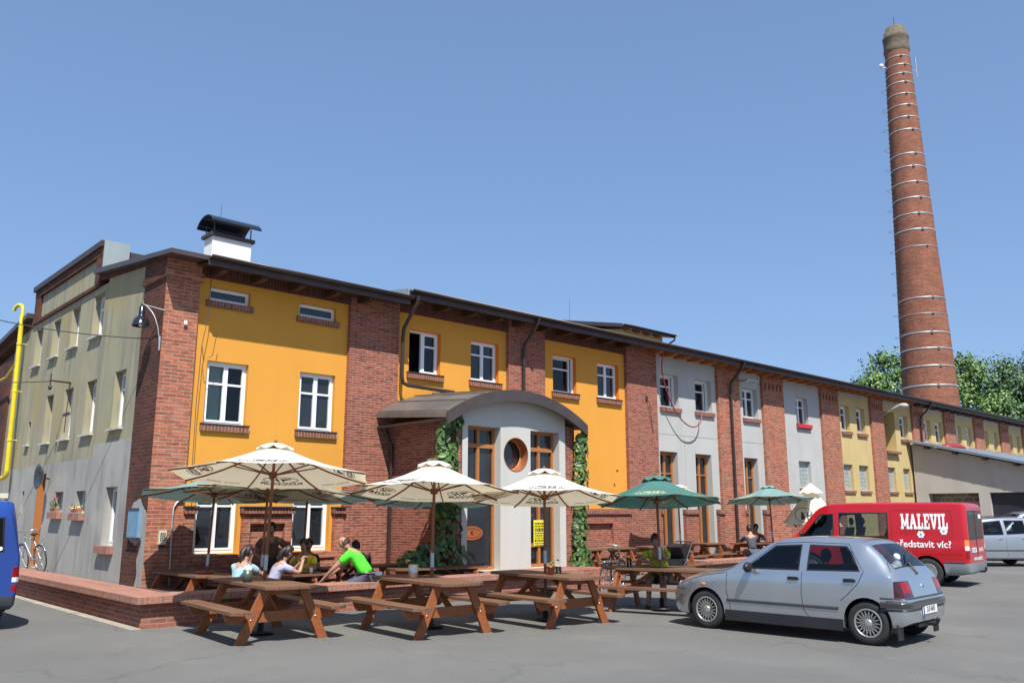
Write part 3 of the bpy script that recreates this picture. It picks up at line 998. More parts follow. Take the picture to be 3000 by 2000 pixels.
HW = {k: (a, c, 5.36, 6.54) for k, (a, c) in W.items()}
DO = dict(D1=(23.56, 24.56, 0.02, 3.82, .30), D2=(25.61, 26.60, 0.02, 3.82, .30), D3=(28.77, 29.72, 0.02, 3.82, .30))
GB = dict(GB1=(32.86, 33.83, 2.75, 3.86), GB2=(36.76, 37.63, 2.73, 3.88), GB3=(38.26, 39.19, 2.73, 3.88), GB4=(41.25, 42.06, 2.75, 3.90), GB5=(42.95, 43.75, 2.75, 3.90))
def hs(*ks):
    return [HW[k] if k in HW else (DO[k] if k in DO else GB[k]) for k in ks]
for x0, x1, ks, m in ((12.56, 16.44, ('W1', 'W2'), 'yellow'), (17.93, 21.77, ('W3', 'W4'), 'yellow')):
    wall(mw, 'yellow_wall', FF, x0, x1, 0, 6.95, PW, hs(*ks), m, 0.22, reveal='orange')
for x0, x1, ks in ((23.36, 27.06, ('W5', 'W6', 'D1', 'D2')), (28.50, 30.19, ('W7', 'D3')), (31.76, 34.94, ('W8', 'GB1'))):
    wall(mw, 'grey_wall', FF, x0, x1, 0, 6.98, PW, hs(*ks), 'grey', 0.26)
xs = [36.49, 39.70, 40.99, 44.37, 45.68, 48.52, 49.92, 52.9, 54.25, 57.1, 58.5, 61.2, 62.6, 65.3, 66.7, 69.4]
for i in range(0, len(xs), 2):
    x0, x1 = xs[i], xs[i + 1]
    ks = [k for k, (a, c) in W.items() if x0 < a < x1] + [k for k, r in GB.items() if x0 < r[0] < x1]
    hh = hs(*ks)
    if i == 2:
        hh = hh + [(41.08, 42.45, 4.68, 6.64, .9)]
    wall(mw, 'ochre_wall', FF, x0, x1, 0, 6.98, PW, hh, 'ochre', 0.22)
b = MB()
b.add([FF(41.08, 4.68, PW - .9), FF(42.45, 4.68, PW - .9), FF(42.45, 6.64, PW - .9), FF(41.08, 6.64, PW - .9)], [(0, 1, 2, 3)])
b.build('loading_hatch', 'dark', mw)
b = MB()
b.fbox(FF, 41.0, 42.5, 4.56, 4.675, PW, .08)
b.build('hatch_sill', 'soldier', mw)
for k, r in HW.items():
    i = int(k[1:])
    st = 'openleft' if i in (1,) else 'ajar' if i in (3, 5, 6) else 'double' if i <= 8 else 'single'
    window(mw, FF, *r, PW, st, 0.15 if i <= 4 else 0.2, sill='soldier', sillh=0.15 if i < 14 else .1, sillw=.09, ft=.05 if i < 9 else .09)
for k, r in GB.items():
    window(mw, FF, *r, PW, 'block', 0.14, frame='grey', sill='soldier', sillh=.12, tr=1)
for k, r in DO.items():
    o = window(mw, FF, *r[:4], PW, 'door', 0.22, frame='wood_frame', tr=.815, name='glazed_door', ft=.06)
# pillars; heads get a corbel pattern of dark recesses on the unrestored part
for i, (x0, x1) in enumerate(PIL):
    b = MB()
    b.fbox(FF, x0, x1, 0, 6.60 if i > 2 else 7.3, -.4, 0)
    if i > 2:
        b.fbox(FF, x0, x1, 6.602, 7.3, -.4, -.07)
        n = 5
        wd = (x1 - x0) / (2 * n + 1)
        for k in range(n + 1):
            b.fbox(FF, x0 + 2 * k * wd, x0 + (2 * k + 1) * wd, 6.60, 6.86, -.07, 0)
        b.fbox(FF, x0, x1, 6.862, 7.3, -.07, .02)
    b.build('brick_pillar', 'brick_new' if i < 2 else 'brick_old', mw)
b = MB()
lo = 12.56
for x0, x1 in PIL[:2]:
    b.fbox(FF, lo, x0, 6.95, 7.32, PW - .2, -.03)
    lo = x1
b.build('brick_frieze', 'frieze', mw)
b = MB()
for x0, x1 in PIL[1:]:
    b.fbox(FF, lo, x0, 6.98, 7.32, PW - .2, PW + .02)
    lo = x1
b.build('upper_wall', 'grey', mw)
# brick plinths between the openings
b = MB()
c = MB()
for x0, x1, nich in ((16.9, 21.77, 1), (23.36, 23.44, 0), (24.74, 25.48, 0), (26.76, 27.06, 0), (28.50, 28.66, 0), (29.86, 30.19, 0), (31.76, 34.94, 0)):
    if nich:
        a0, a1 = 19.35, 20.9
        b.fbox(FF, x0, a0, 0, 1.70, PW, .015)
        b.fbox(FF, a1, x1, 0, 1.70, PW, .015)
        b.fbox(FF, a0, a1, 1.42, 1.70, PW, .015)
        b.fbox(FF, a0, a1, 0, .95, PW, -.03)
        b.fbox(FF, a0, a1, .95, 1.42, PW, PW + .02)
    else:
        b.fbox(FF, x0, x1, 0, 1.70, PW, .015)
    c.fbox(FF, x0 - .02, x1 + .02, 1.702, 1.86, PW, .075)
b.build('brick_plinth', 'brick_new', mw)
c.build('plinth_course', 'soldier', mw)
b = MB()
for x0, x1 in ((23.36, 27.06), (28.5, 30.19)):
    b.fbox(FF, x0, x1, 4.415, 4.43, PW, PW + .006)
b.fbox(FF, 24.98, 25.0, 1.9, 4.41, PW, PW + .006)
b.build('render_joint', 'kerb', mw)
eaves(mw, 12.42, 22.6, 7.27, 17.38, 'soffit_dark')
eaves(mw, 22.6, 44.2, 7.27, 17.38, 'soffit_orange', 0.78)
eaves(mw, 44.2, 75, 7.27, 17.38, 'soffit_dark', 1.2)
b = MB()
b.prism([(12.40, 17.36, 7.26), (12.40, 17.36, 7.36), (12.40, 30, 8.84), (12.40, 30, 8.64)], (63, 0, 0))
b.build('roof', 'roofmetal', mw)
b = MB()
b.prism([(12.36, 17.36, 7.1), (12.36, 17.36, 7.39), (12.36, 24, 8.2), (12.36, 24, 7.8)], (.035, 0, 0))
b.build('verge_sheet', 'zinc', mw)
b = MB()
b.box(12.40, 75, 17.335, 17.36, 7.14, 7.35)
b.build('fascia', 'fascia', mw)
b = MB()
half_pipe(b, 12.40, 75, 17.25, 7.36)
b.build('gutter', 'gutter', mw)
def downpipe(parent, x, z0, bend=None, mat='gutter', zt=7.30):
    b = MB()
    pts = [(x, 17.25, zt), (x, 17.27, zt - .12), (x, 17.55, zt - .42), (x, 17.85, zt - .68), (x, 17.90, zt - .85)]
    if bend is None:
        pts += [(x, 17.90, z0)]
    else:
        pts = bend
    b.tube(pts, .05, 10)
    for z in (6.0, 4.4, 2.8):
        if bend is None and z > z0:
            b.tube([(x, 17.90, z - .02), (x, 17.90, z + .02)], .06, 10)
    return b.build('downpipe', mat, parent)
downpipe(mw, 0, 0, [(12.62, 17.27, 7.2), (12.62, 17.30, 7.05), (12.60, 17.6, 6.72), (12.58, 17.82, 6.45), (12.58, 17.86, 6.2), (12.58, 17.86, 5.2), (12.62, 17.86, 5.02), (12.78, 17.86, 4.97), (14.3, 17.86, 4.93)])
downpipe(mw, 16.95, 4.9)
downpipe(mw, 27.75, 0.1)
downpipe(mw, 45.05, 5.2)
# ------------------------------------------------------------------ roof-top house behind the ridge
dh = thing('rooftop_house', (33.2, 29, 8), 'small yellow house with a dark roof rising behind the long eaves', 'building')
b = MB()
b.box(31.45, 34.6, 26.2, 33.0, 8.0, 10.55)
b.prism([(31.45, 26.2, 10.55), (31.45, 33.0, 10.55), (31.45, 30.2, 11.2)], (3.15, 0, 0))
b.build('house_wall', 'ochre', dh)
b = MB()
b.prism([(30.9, 25.75, 10.52), (30.9, 25.75, 10.68), (30.9, 30.3, 11.62), (30.9, 33.5, 10.75), (30.9, 33.5, 10.6), (30.9, 30.3, 11.42)], (4.1, 0, 0))
b.build('roof', 'roofmetal', dh)
b = MB()
for x in (31.6, 32.4, 33.2, 34.0):
    b.bar((x, 25.8, 10.47), (x, 26.3, 10.56), .1, .14)
b.build('rafter_end', 'wood_frame', dh)
b = MB()
half_pipe(b, 30.9, 35.05, 25.68, 10.66)
b.tube([(34.95, 25.68, 10.6), (34.95, 25.7, 10.4), (34.7, 26.1, 10.1), (34.66, 26.12, 9.2)], .05, 8)
b.build('gutter', 'gutter', dh)
b = MB()
b.tube([(31.2, 29.5, 11.4), (31.2, 29.5, 12.6)], .008, 5)
b.build('lightning_rod', 'cable', dh)
# ------------------------------------------------------------------ entrance porch
po = thing('entrance_porch', (14.3, 15.4, 0), 'entrance porch with an arched metal roof, round window and pale rendered front', 'porch')
FP = Fr((0, 15.4, 0), (1, 0, 0), (0, -1, 0))
DL, DR = (12.77, 13.80, .42, 3.76), (14.80, 15.83, .42, 3.76)
RC = (14.30, 3.14, .40)
sq = (RC[0] - .45, RC[0] + .45, RC[1] - .45, RC[1] + .45)
ACX, AR = 14.23, 4.23
def arc_z(x, top):
    return top - AR + math.sqrt(max(0, AR * AR - (x - ACX) ** 2))
wo_ = wall(po, 'porch_front', FP, 12.60, 16.05, 0, 3.80, 0, [DL + (.3,), DR + (.3,), sq + (.001,)], 'concrete', .3)
b = MB()
n = 32
vs, fs = [], []
for i in range(n):
    a = 2 * PI * (i + .5) / n
    c_, s_ = math.cos(a), math.sin(a)
    k = .45 / max(abs(c_), abs(s_))
    vs += [FP(RC[0] + RC[2] * c_, RC[1] + RC[2] * s_, 0), FP(RC[0] + k * c_, RC[1] + k * s_, 0)]
for i in range(n):
    j = (i + 1) % n
    fs.append((2 * i, 2 * i + 1, 2 * j + 1, 2 * j))
b.add(vs, fs)
for sx, sz in ((-1, -1), (1, -1), (1, 1), (-1, 1)):   # corners of the square
    cx_, cz_ = RC[0] + .45 * sx, RC[1] + .45 * sz
    a = math.atan2(sz, sx)
    i0 = int((a % (2 * PI)) / (2 * PI) * n - .5) % n
    b.add([vs[2 * i0 + 1], FP(cx_, cz_, 0), vs[2 * ((i0 + 1) % n) + 1]], [(0, 1, 2)])
# arched top of the front wall
m = 20
vs, fs = [], []
for i in range(m + 1):
    x = 12.60 + 3.45 * i / m
    vs += [FP(x, 3.80, 0), FP(x, arc_z(x, 4.60), 0)]
for i in range(m):
    fs.append((2 * i, 2 * i + 2, 2 * i + 3, 2 * i + 1))
b.add(vs, fs)
b.build('porch_gable', 'concrete', po)
b = MB()
ci = [(RC[0] + RC[2] * math.cos(2 * PI * i / 40), RC[1] + RC[2] * math.sin(2 * PI * i / 40)) for i in range(40)]
vs = [FP(x, z, 0.012) for x, z in ci] + [FP(x, z, -.3) for x, z in ci]
b.add(vs, [(i, (i + 1) % 40, 40 + (i + 1) % 40, 40 + i) for i in range(40)], True)
vs2 = [FP(RC[0] + (x - RC[0]) * 1.03, RC[1] + (z - RC[1]) * 1.03, .013) for x, z in ci]
b.add(vs[:40] + vs2, [(i, (i + 1) % 40, 40 + (i + 1) % 40, 40 + i) for i in range(40)])
rw = b.build('round_window', 'copper', po)
b = MB()
b.add([FP(x, z, -.27) for x, z in ci], [tuple(range(40))])
b.build('pane', 'pane', rw)
b = MB()
b.lathe(FP(RC[0], RC[1], -.25), [(.40, 0), (.35, 0), (.35, -.03), (.40, -.03)], 40, 'Y')
b.build('window_frame', 'wood_frame', rw)
b = MB()
b.box(12.36, 12.60, 15.42, 18.0, 0, 3.95)
b.box(16.05, 16.42, 15.42, 18.0, 0, 3.95)
b.build('brick_side', 'brick_new', po)
# doors
def porch_door(r, low, nm):
    a, c_, z0, z1 = r
    f = MB()
    d0, d1 = -.30, -.22
    tz = z0 + (z1 - z0) * .865
    f.fbox(FP, a, a + .07, z0, z1, d0, d1)
    f.fbox(FP, c_ - .07, c_, z0, z1, d0, d1)
    f.fbox(FP, a + .07, c_ - .07, z1 - .07, z1, d0, d1)
    f.fbox(FP, a + .07, c_ - .07, tz - .05, tz + .05, d0, d1 + .02)
    mx_ = a + (c_ - a) * .48
    f.fbox(FP, mx_ - .04, mx_ + .04, (z0 if low else z0 + 1.75), tz - .05, d0, d1 + .01)
    f.fbox(FP, mx_ - .04, mx_ + .04, tz + .05, z1 - .07, d0, d1 + .01)
    f.fbox(FP, a + .07, c_ - .07, z0, z0 + .08, d0, d1)
    if low:
        f.fbox(FP, a + .07, mx_ - .04, z0 + .48, z0 + .58, d0, d1)
    o = f.build(nm, 'wood_frame', po)
    p = MB()
    p.add([FP(a + .07, z0, -.27), FP(c_ - .07, z0, -.27), FP(c_ - .07, z1 - .07, -.27), FP(a + .07, z1 - .07, -.27)], [(0, 1, 2, 3)])
    p.build('pane', 'pane', o)
    return o
dl = porch_door(DL, False, 'glazed_door')
dr_ = porch_door(DR, True, 'glazed_door')
# arched roof
b = MB()
vs, fs = [], []
m = 24
for i in range(m + 1):
    x = ACX - 2.30 + 4.60 * i / m
    for y, dz in ((15.12, 0), (18.0, .22)):
        vs += [(x, y, arc_z(x, 4.66) + dz), (x, y, arc_z(x, 4.66) + dz - .12)]
for i in range(m):
    p, q = 4 * i, 4 * (i + 1)
    fs += [(p, q, q + 2, p + 2), (p + 1, p + 3, q + 3, q + 1), (p, p + 1, q + 1, q), (p + 2, q + 2, q + 3, p + 3)]
fs += [(0, 2, 3, 1), (4 * m, 4 * m + 1, 4 * m + 3, 4 * m + 2)]
b.add(vs, fs)
for i in range(0, m + 1, 3):   # standing seams
    x = ACX - 2.27 + 4.54 * i / m
    b.bar((x, 15.15, arc_z(x, 4.66) + .012), (x, 17.98, arc_z(x, 4.66) + .232), .02, .035)
b.build('arched_roof', 'archmetal', po)
b = MB()
vs, fs = [], []
for i in range(m + 1):
    x = ACX - 2.33 + 4.66 * i / m
    z1_ = arc_z(x, 4.68)
    z0_ = arc_z(x, 4.40)
    vs += [(x, 15.05, z1_), (x, 15.05, z0_), (x, 15.12, z1_), (x, 15.12, z0_)]
for i in range(m):
    p, q = 4 * i, 4 * (i + 1)
    fs += [(p, p + 1, q + 1, q), (p + 2, q + 2, q + 3, p + 3), (p, q, q + 2, p + 2), (p + 1, p + 3, q + 3, q + 1)]
fs += [(0, 2, 3, 1), (4 * m, 4 * m + 1, 4 * m + 3, 4 * m + 2)]
b.add(vs, fs)
b.build('arch_fascia', 'roofmetal', po)
b = MB()
b.box(11.95, 12.05, 15.12, 17.98, 3.80, 3.86)
b.tube([(12.05, 17.85, 3.9), (12.15, 17.82, 3.6), (12.28, 17.8, 3.35), (12.28, 17.8, .4)], .045, 8)
b.build('gutter', 'gutter', po)
b = MB()
b.box(12.36, 16.5, 14.2, 15.40, 0, .41)
b.box(14.9, 16.5, 13.85, 14.2, 0, .27)
b.box(14.9, 16.5, 13.5, 13.85, 0, .135)
b.build('brick_steps', 'brick_wall', po)
# ------------------------------------------------------------------ low terrace walls
tw = thing('terrace_wall', (4.98, 13.77, 0), 'low red brick terrace wall running along the foot of the corner building', 'wall')
b = MB()
b.box(5.0, 14.7, 13.77, 14.18, -.15, .37)
b.box(5.0, 5.42, 14.18, 33, -.15, .37)
b.build('wall_body', 'brick_wall', tw)
b = MB()
b.box(4.87, 14.78, 13.64, 14.26, .372, .475)
b.box(4.87, 5.5, 14.262, 33, .372, .475)
b.build('wall_cap', 'capbrick', tw)
b = MB()
b.box(4.83, 4.99, 13.72, 33, -.1, .012)
b.build('wall_footing', 'kerb', tw)
te = thing('terrace_wall', (19.6, 13.72, 0), 'low red brick terrace wall beyond the silver car, with a rounded brick-on-edge cap', 'wall')
b = MB()
b.box(19.75, 40, 13.77, 14.18, -.05, .38)
b.box(19.75, 20.1, 14.18, 15.0, -.05, .38)
b.build('wall_body', 'brick_wall', te)
b = MB()
b.box(19.66, 40, 13.69, 14.26, .382, .475)
b.box(19.66, 20.2, 14.262, 15.05, .382, .475)
b.build('wall_cap', 'capbrick', te)
# ------------------------------------------------------------------ lean-to annex
an = thing('lean_to_annex', (43.9, 14, 0), 'beige lean-to garage annex with a sloping blue grey roof', 'building')
FA = Fr((43.92, 0, 0), (0, -1, 0), (-1, 0, 0))
def roof_z(y):
    return 4.0 + (y - 13.0) * .252
b = MB()
holes_a = [(-17.4, -15.1, 0, 2.68, .5), (-14.62, -11.4, 0, 2.68, .25)]
o = wall(an, 'annex_wall', FA, -18.0, -8.0, 0, 2.75, 0, holes_a, 'annexwall', .4)
b.prism([FA(-18.0, 2.75, 0), FA(-8.0, 2.75, 0), FA(-8.0, roof_z(8) - .12, 0), FA(-18.0, roof_z(18) - .12, 0)], (.3, 0, 0))
b.build('annex_gable', 'annexwall', an)
b = MB()
b.prism([(43.49, 18.0, roof_z(18) - .05), (43.49, 7.5, roof_z(7.5) - .05), (43.49, 7.5, roof_z(7.5) + .07), (43.49, 18.0, roof_z(18) + .07)], (30, 0, 0))
b.build('annex_roof', 'steelroof', an)
b = MB()
for y in (17.2, 15.9, 14.6, 13.3, 12.0, 10.7):
    b.box(43.53, 44.2, y - .08, y + .08, roof_z(y) - .21, roof_z(y) - .075)
b.build('purlin', 'fascia', an)
b = MB()
b.fbox(FA, -17.4, -15.1, 0, 2.68, -.6, -.5)
b.fbox(FA, -15.35, -15.1, 0, 2.3, -.5, -.2)
b.build('stone_infill', 'rubble', an)
b = MB()
b.fbox(FA, -14.62, -11.4, 0, 2.68, -.25, -.2)
for u in (-13.5, -12.4):
    b.fbox(FA, u - .02, u + .02, 0, 2.68, -.2, -.185)
b.build('garage_door', plain('dark_gate_paint', (0.02, 0.022, 0.035), .5, 0, .2, 2), an)
# ------------------------------------------------------------------ tall chimney
CX, CY = 72.35, 27.76
tc_ = thing('brick_chimney', (CX, CY, 0), 'very tall tapering brick factory chimney with steel bands behind the roofs', 'chimney')
def cr(z):
    return 2.08 - (z - 11.57) * (2.08 - 1.01) / 30.43
def cyl_uv(q, c):
    a = math.atan2(q[1] - CY, q[0] - CX)
    ac = math.atan2(c[1] - CY, c[0] - CX)
    if a - ac > PI:
        a -= 2 * PI
    if a - ac < -PI:
        a += 2 * PI
    return (a * 1.7, q[2])
b = MB()
b.lathe((CX, CY, 0), [(cr(0), 0), (cr(12), 12), (cr(24), 24), (cr(36), 36), (cr(41.9), 41.9)], 48)
b.build('shaft', 'chimbrick', tc_, cyl_uv)
b = MB()
b.lathe((CX, CY, 0), [(cr(41.9), 41.9), (1.05, 42.0), (1.10, 42.25), (1.05, 42.4), (1.04, 43.2), (1.09, 43.3), (1.09, 43.5), (1.0, 43.55), (.95, 44.0), (.80, 44.1), (.78, 44.45), (.6, 44.45)], 40)
b.build('chimney_head', 'chimtop', tc_, cyl_uv)
for v_, th_ in ((11.82, .07), (13.42, .06), (14.87, .06), (16.2, .06), (17.78, .025), (19.15, .05), (23.6, .025), (25.08, .06), (26.5, .05), (27.93, .05), (29.35, .05), (30.77, .05), (31.96, .05), (34.2, .05), (35.39, .05), (36.52, .045), (37.6, .045), (38.71, .045), (39.57, .04), (40.43, .04), (41.27, .035)):
    b = MB()
    r_ = cr(v_)
    b.lathe((CX, CY, 0), [(r_ - .01, v_ - th_), (r_ + .025, v_ - th_), (r_ + .025, v_ + th_), (r_ - .01, v_ + th_)], 48)
    a = -2.35 + .12 * math.sin(v_ * 3)
    px_, py_ = CX + (r_ + .03) * math.cos(a), CY + (r_ + .03) * math.sin(a)
    b.box(px_ - .09, px_ + .09, py_ - .09, py_ + .09, v_ - th_ - .03, v_ + th_ + .03)
    b.build('steel_band', 'galv', tc_)
la = MB()
ad = V((-_R.x, -_R.y, 0))
sdv = V((-ad.y, ad.x, 0))
for i in range(int(32 / .42)):
    z = 9.5 + i * .42
    p = V((CX, CY, z)) + ad * cr(z)
    la.tube([p - sdv * .2, p - sdv * .2 + ad * .12, p + sdv * .2 + ad * .12, p + sdv * .2], .016, 4)
la.build('rung', 'fascia', tc_)
la = MB()
for i in range(16):
    z = 10.5 + i * 1.85
    p = V((CX, CY, z)) + ad * cr(z)
    la.tube([p + ad * (.12 + .45 * math.sin(t)) + sdv * (.34 * math.cos(t)) for t in [PI * q / 8 for q in range(9)]], .013, 4)
la.build('safety_hoop', 'fascia', tc_)
b = MB()
p = V((CX, CY, 40.6)) + ad * (cr(40.6) + .55)
b.tube([V((CX, CY, 40.6)) + ad * cr(40.6), p], .04, 6)
b.ball(p + V((-.25, -.2, 0)), .2, .2, .2, 14, 8)
b.build('dish_antenna', 'textwhite', tc_)
b = MB()
q = V((CX, CY, 40.6)) - ad * (cr(38) + .45)
b.tube([V((CX, CY, 40.4)) - ad * cr(40.4), q + V((0, 0, -.4))], .03, 5)
b.tube([q + V((0, 0, -.9)), q + V((0, 0, 1.0))], .045, 6)
b.build('mast_antenna', 'galv', tc_)
b = MB()
b.tube([(CX, CY, 44.3), (CX, CY, 45.6)], .03, 5)
b.build('lightning_rod', 'cable', tc_)

# ------------------------------------------------------------------ trees
LEAF = [(-.5, 0), (-.2, -.32), (.25, -.26), (.55, 0), (.25, .26), (-.2, .32)]
def leaf(b, p, nrm, size, rnd, mi):
    n = V(nrm)
    n.normalize()
    t = n.cross(V((rnd.uniform(-1, 1), rnd.uniform(-1, 1), rnd.uniform(-1, 1))))
    if t.length < 1e-3:
        t = n.cross(V((0, 0, 1.01)))
    t.normalize()
    s = n.cross(t)
    b.mi = mi
    sz = size * rnd.uniform(.65, 1.3)
    fold = rnd.uniform(-.18, .18)
    b.add([V(p) + t * x * sz + s * y * sz + n * abs(y) * fold * sz * 2 for x, y in LEAF], [(0, 1, 2, 3), (0, 3, 4, 5)])

def tree(label, x, y, h, rad, mats, seed, n=46, leafs=80, ls=.55, group='trees behind the factory roofs', trunk_h=.35, shape=1.0):
    rnd = random.Random(seed)
    t = thing('tree', (x, y, 0), label, 'tree', group)
    b = MB()
    lean = V((rnd.uniform(-.6, .6), rnd.uniform(-.6, .6), 0))
    b.tube([V((x, y, -1)), V((x, y, h * .25)) + lean * .3, V((x, y, h * .55)) + lean, V((x, y, h * .86)) + lean], [h * .022, h * .018, h * .012, h * .004], 8)
    cl = []
    for i in range(n):
        a = rnd.uniform(0, 2 * PI)
        u = rnd.uniform(0, 1)
        zz = trunk_h + (1 - trunk_h) * u
        env = math.sin(PI * min(1, (.12 + .88 * u)) ** shape) ** .65
        rr = rad * env * math.sqrt(rnd.uniform(.12, 1)) * rnd.uniform(.8, 1.12)
        c_ = V((x + rr * math.cos(a), y + rr * math.sin(a), h * zz)) + lean
        cl.append(c_)
        if i % 3 == 0:
            base = V((x, y, h * max(.2, zz - .22))) + lean * .6
            b.tube([base, base.lerp(c_, .6) + V((0, 0, -.2)), c_], [h * .007, h * .004, h * .0015], 5)
    b.build('trunk', 'bark', t)
    f = MB()
    for c_ in cl:
        cs = rnd.uniform(.10, .17) * h * .62
        tone = rnd.choice([0, 0, 0, 1, 1, 2])
        for k in range(leafs):
            d = V((rnd.gauss(0, 1), rnd.gauss(0, 1), rnd.gauss(0, .8)))
            if d.length > 2.2:
                continue
            p = c_ + d * cs * .52
            leaf(f, p, V((d.x, d.y, abs(d.z) * .4 + .6)) + V((rnd.uniform(-.6, .6), rnd.uniform(-.6, .6), 0)), ls, rnd, tone if rnd.random() < .7 else rnd.choice([0, 1, 2]))
    f.build('crown', mats, t)
    return t
TM = ['tree1', 'tree2', 'tree3']
TD = ['tree3', 'tree1', 'tree3']
tree('tall bright green leafy tree directly left of the brick chimney', 94, 39.7, 18.6, 5.6, TM, 1, 64, 190, .30)
tree('low spreading bright green tree half hidden by the long roof left of the chimney', 88.5, 39.2, 15.6, 5.2, TM, 2, 56, 170, .30)
tree('small rounded tree at the far left of the clump behind the roof', 84, 38.8, 13.4, 4.2, TM, 8, 44, 150, .28)
tree('bright green leafy tree directly right of the brick chimney', 100, 34.5, 18.2, 4.8, TM, 3, 64, 190, .30)
tree('dark green tree between the bright tree and the ragged dark tree', 111, 36, 17.4, 5.6, TD, 4, 60, 180, .32)
tree('ragged dark tree with an open pointed top on the hill', 114, 35, 19.8, 4.0, TD, 5, 50, 150, .30, shape=1.2)
tree('dark bushy tree at the right edge behind the long roof', 111, 32.2, 16.8, 6.0, TD, 6, 60, 180, .32)
tree('tallest dark tree at the right edge of the photo', 121, 33.5, 21.5, 5.0, TD, 7, 56, 170, .32)
tree('broad dark tree low behind the end of the roof', 105, 32.5, 13.8, 5.6, TD, 9, 56, 170, .32)
# ================================================================== PICNIC TABLES
def clipped(b, x0, x1, y0, y1, z0, z1, c0=0.0, c1=0.0):
    """board along y with mitred ends (c0 at x0 side, c1 at x1 side)"""
    b.prism([(x0, y0 + c0, z0), (x1, y0 + c1, z0), (x1, y1 - c1, z0), (x0, y1 - c0, z0)], (0, 0, z1 - z0))

def make_table():
    t = thing('picnic_table', (0, 0, 0), 'x', 'picnic table', 'wooden picnic tables', world=False)
    L = 1.10
    b = MB()
    n, wd, gp = 5, .142, .008
    for i in range(n):
        x0 = -n * (wd + gp) / 2 + i * (wd + gp)
        b.mi = 0
        clipped(b, x0, x0 + wd, -L, L, .712, .75, .12 if i == 0 else 0, .12 if i == n - 1 else 0)
    b.build('tabletop', 'tabletop', t)
    for s in (-1, 1):
        b = MB()
        for k in range(2):
            xa = .555 + k * .145
            if s > 0:
                clipped(b, xa, xa + .137, -L, L, .41, .45, 0, .10 if k else 0)
            else:
                clipped(b, -xa - .137, -xa, -L, L, .41, .45, .10 if k else 0, 0)
        b.build('bench', 'tabletop', t)
    for y in (-.76, .76):
        sg = 1 if y > 0 else -1
        for s in (-1, 1):
            b = MB()
            w_ = .075
            b.prism([(s * (.60 - w_), y - .023, 0), (s * (.60 + w_), y - .023, 0), (s * (.27 + w_ * .9), y - .023, .711), (s * (.27 - w_ * .9), y - .023, .711)], (0, .046, 0))
            b.build('leg', 'table', t)
        b = MB()
        y2 = y - sg * .047
        b.prism([(-.80, y2 - .022, .33), (-.83, y2 - .022, .409), (.83, y2 - .022, .409), (.80, y2 - .022, .33), (.74, y2 - .022, .27), (-.74, y2 - .022, .27)], (0, .044, 0))
        b.build('crossbar', 'table', t)
        b = MB()
        b.box(-.34, .34, y2 - .022, y2 + .022, .62, .711)
        b.build('cleat', 'table', t)
        b = MB()
        for s in (-1, 1):
            for dx, z in ((.44, .37), (.47, .31)):
                b.lathe((s * dx, y + sg * .024, z), [(.014, -.004 * 1), (.014, .006), (0, .006)] if sg > 0 else [(.014, .004), (.014, -.006), (0, -.006)], 8, 'Y')
        b.build('bolt', 'steel', t)
    for sg in (-1, 1):
        b = MB()
        b.bar((0, sg * .70, .36), (0, sg * .18, .70), .09, .04)
        b.build('brace', 'table', t)
    return t
TBL = make_table()
FLZ = -0.15
# x, y, z, rotation (deg), label
TABLES = [
    (6.03, 11.92, 0, -4, 'wooden picnic table in the front left corner under the biggest white parasol'),
    (8.08, 10.72, 0, -4, 'wooden picnic table with a steel napkin can under the second white parasol'),
    (10.22, 10.30, 0, -3, 'wooden picnic table with a terracotta pot under the third white parasol'),
    (12.85, 9.90, 0, 16, 'wooden picnic table where the man in the lime green shirt sits alone'),
    (7.80, 15.15, FLZ, 90, 'wooden picnic table with a red bowl where the group of friends sits'),
    (6.98, 16.75, FLZ, 2, 'empty wooden picnic table in the shade beside the corner pillar'),
    (10.6, 16.4, FLZ, 90, 'wooden picnic table with a bottle on it in front of the wide brick pillar'),
    (11.6, 14.95, FLZ, 80, 'dark wooden picnic table in front of the vine covered porch side'),
    (18.9, 16.6, 0, 92, 'wooden picnic table against the brick plinth right of the vine column'),
    (21.3, 16.3, 0.02, 90, 'wooden picnic table behind the lime green shirted man, with a parasol pole'),
    (23.5, 16.7, 0.02, 90, 'wooden picnic table on the far terrace left of the man in the dark jacket'),
    (25.7, 15.9, 0.02, 90, 'wooden picnic table shared by the dark jacket and the red shirt'),
    (18.3, 14.0, 0, 100, 'wooden picnic table in the gap between the two terrace walls'),
]
tabs = []
for i, (x, y, z, rz, lb) in enumerate(TABLES):
    o = TBL if i == 0 else copy_tree(TBL)
    o.location = (x, y, z)
    o.rotation_euler = (0, 0, R(rz))
    o['label'] = lb
    tabs.append(o)

# ================================================================== PARASOLS
def logo2d():
    lt = text2d('KOCOUR', .20, .004, 1.25)
    sub = polys2d([[(-.42 + i * .15, -.335), (-.42 + i * .15 + .11, -.335), (-.42 + i * .15 + .11, -.318), (-.42 + i * .15, -.318)] for i in range(6)])
    H = polys2d([[(.02, -.085), (.075, -.085), (.135, .115), (.08, .115)], [(.17, -.085), (.225, -.085), (.285, .115), (.23, .115)], [(.09, -.005), (.21, -.005), (.222, .035), (.102, .035)]])
    P = polys2d([[(-.10, -.085), (-.055, -.085), (.005, .105), (-.04, .105)]])
    blob = polys2d([[(-.13 + .085 * math.cos(2 * PI * k / 12), .055 + .045 * math.sin(2 * PI * k / 12)) for k in range(12)], [(-.235 + .04 * math.cos(2 * PI * k / 10), .075 + .028 * math.sin(2 * PI * k / 10)) for k in range(10)]])
    ring = ellipse2d(0, .015, .44, .175, .022, 40, R(-52), R(232))
    return join2d(ring, H, P, blob, shift2d(lt, 0, -.225), sub)
LOGO = logo2d()

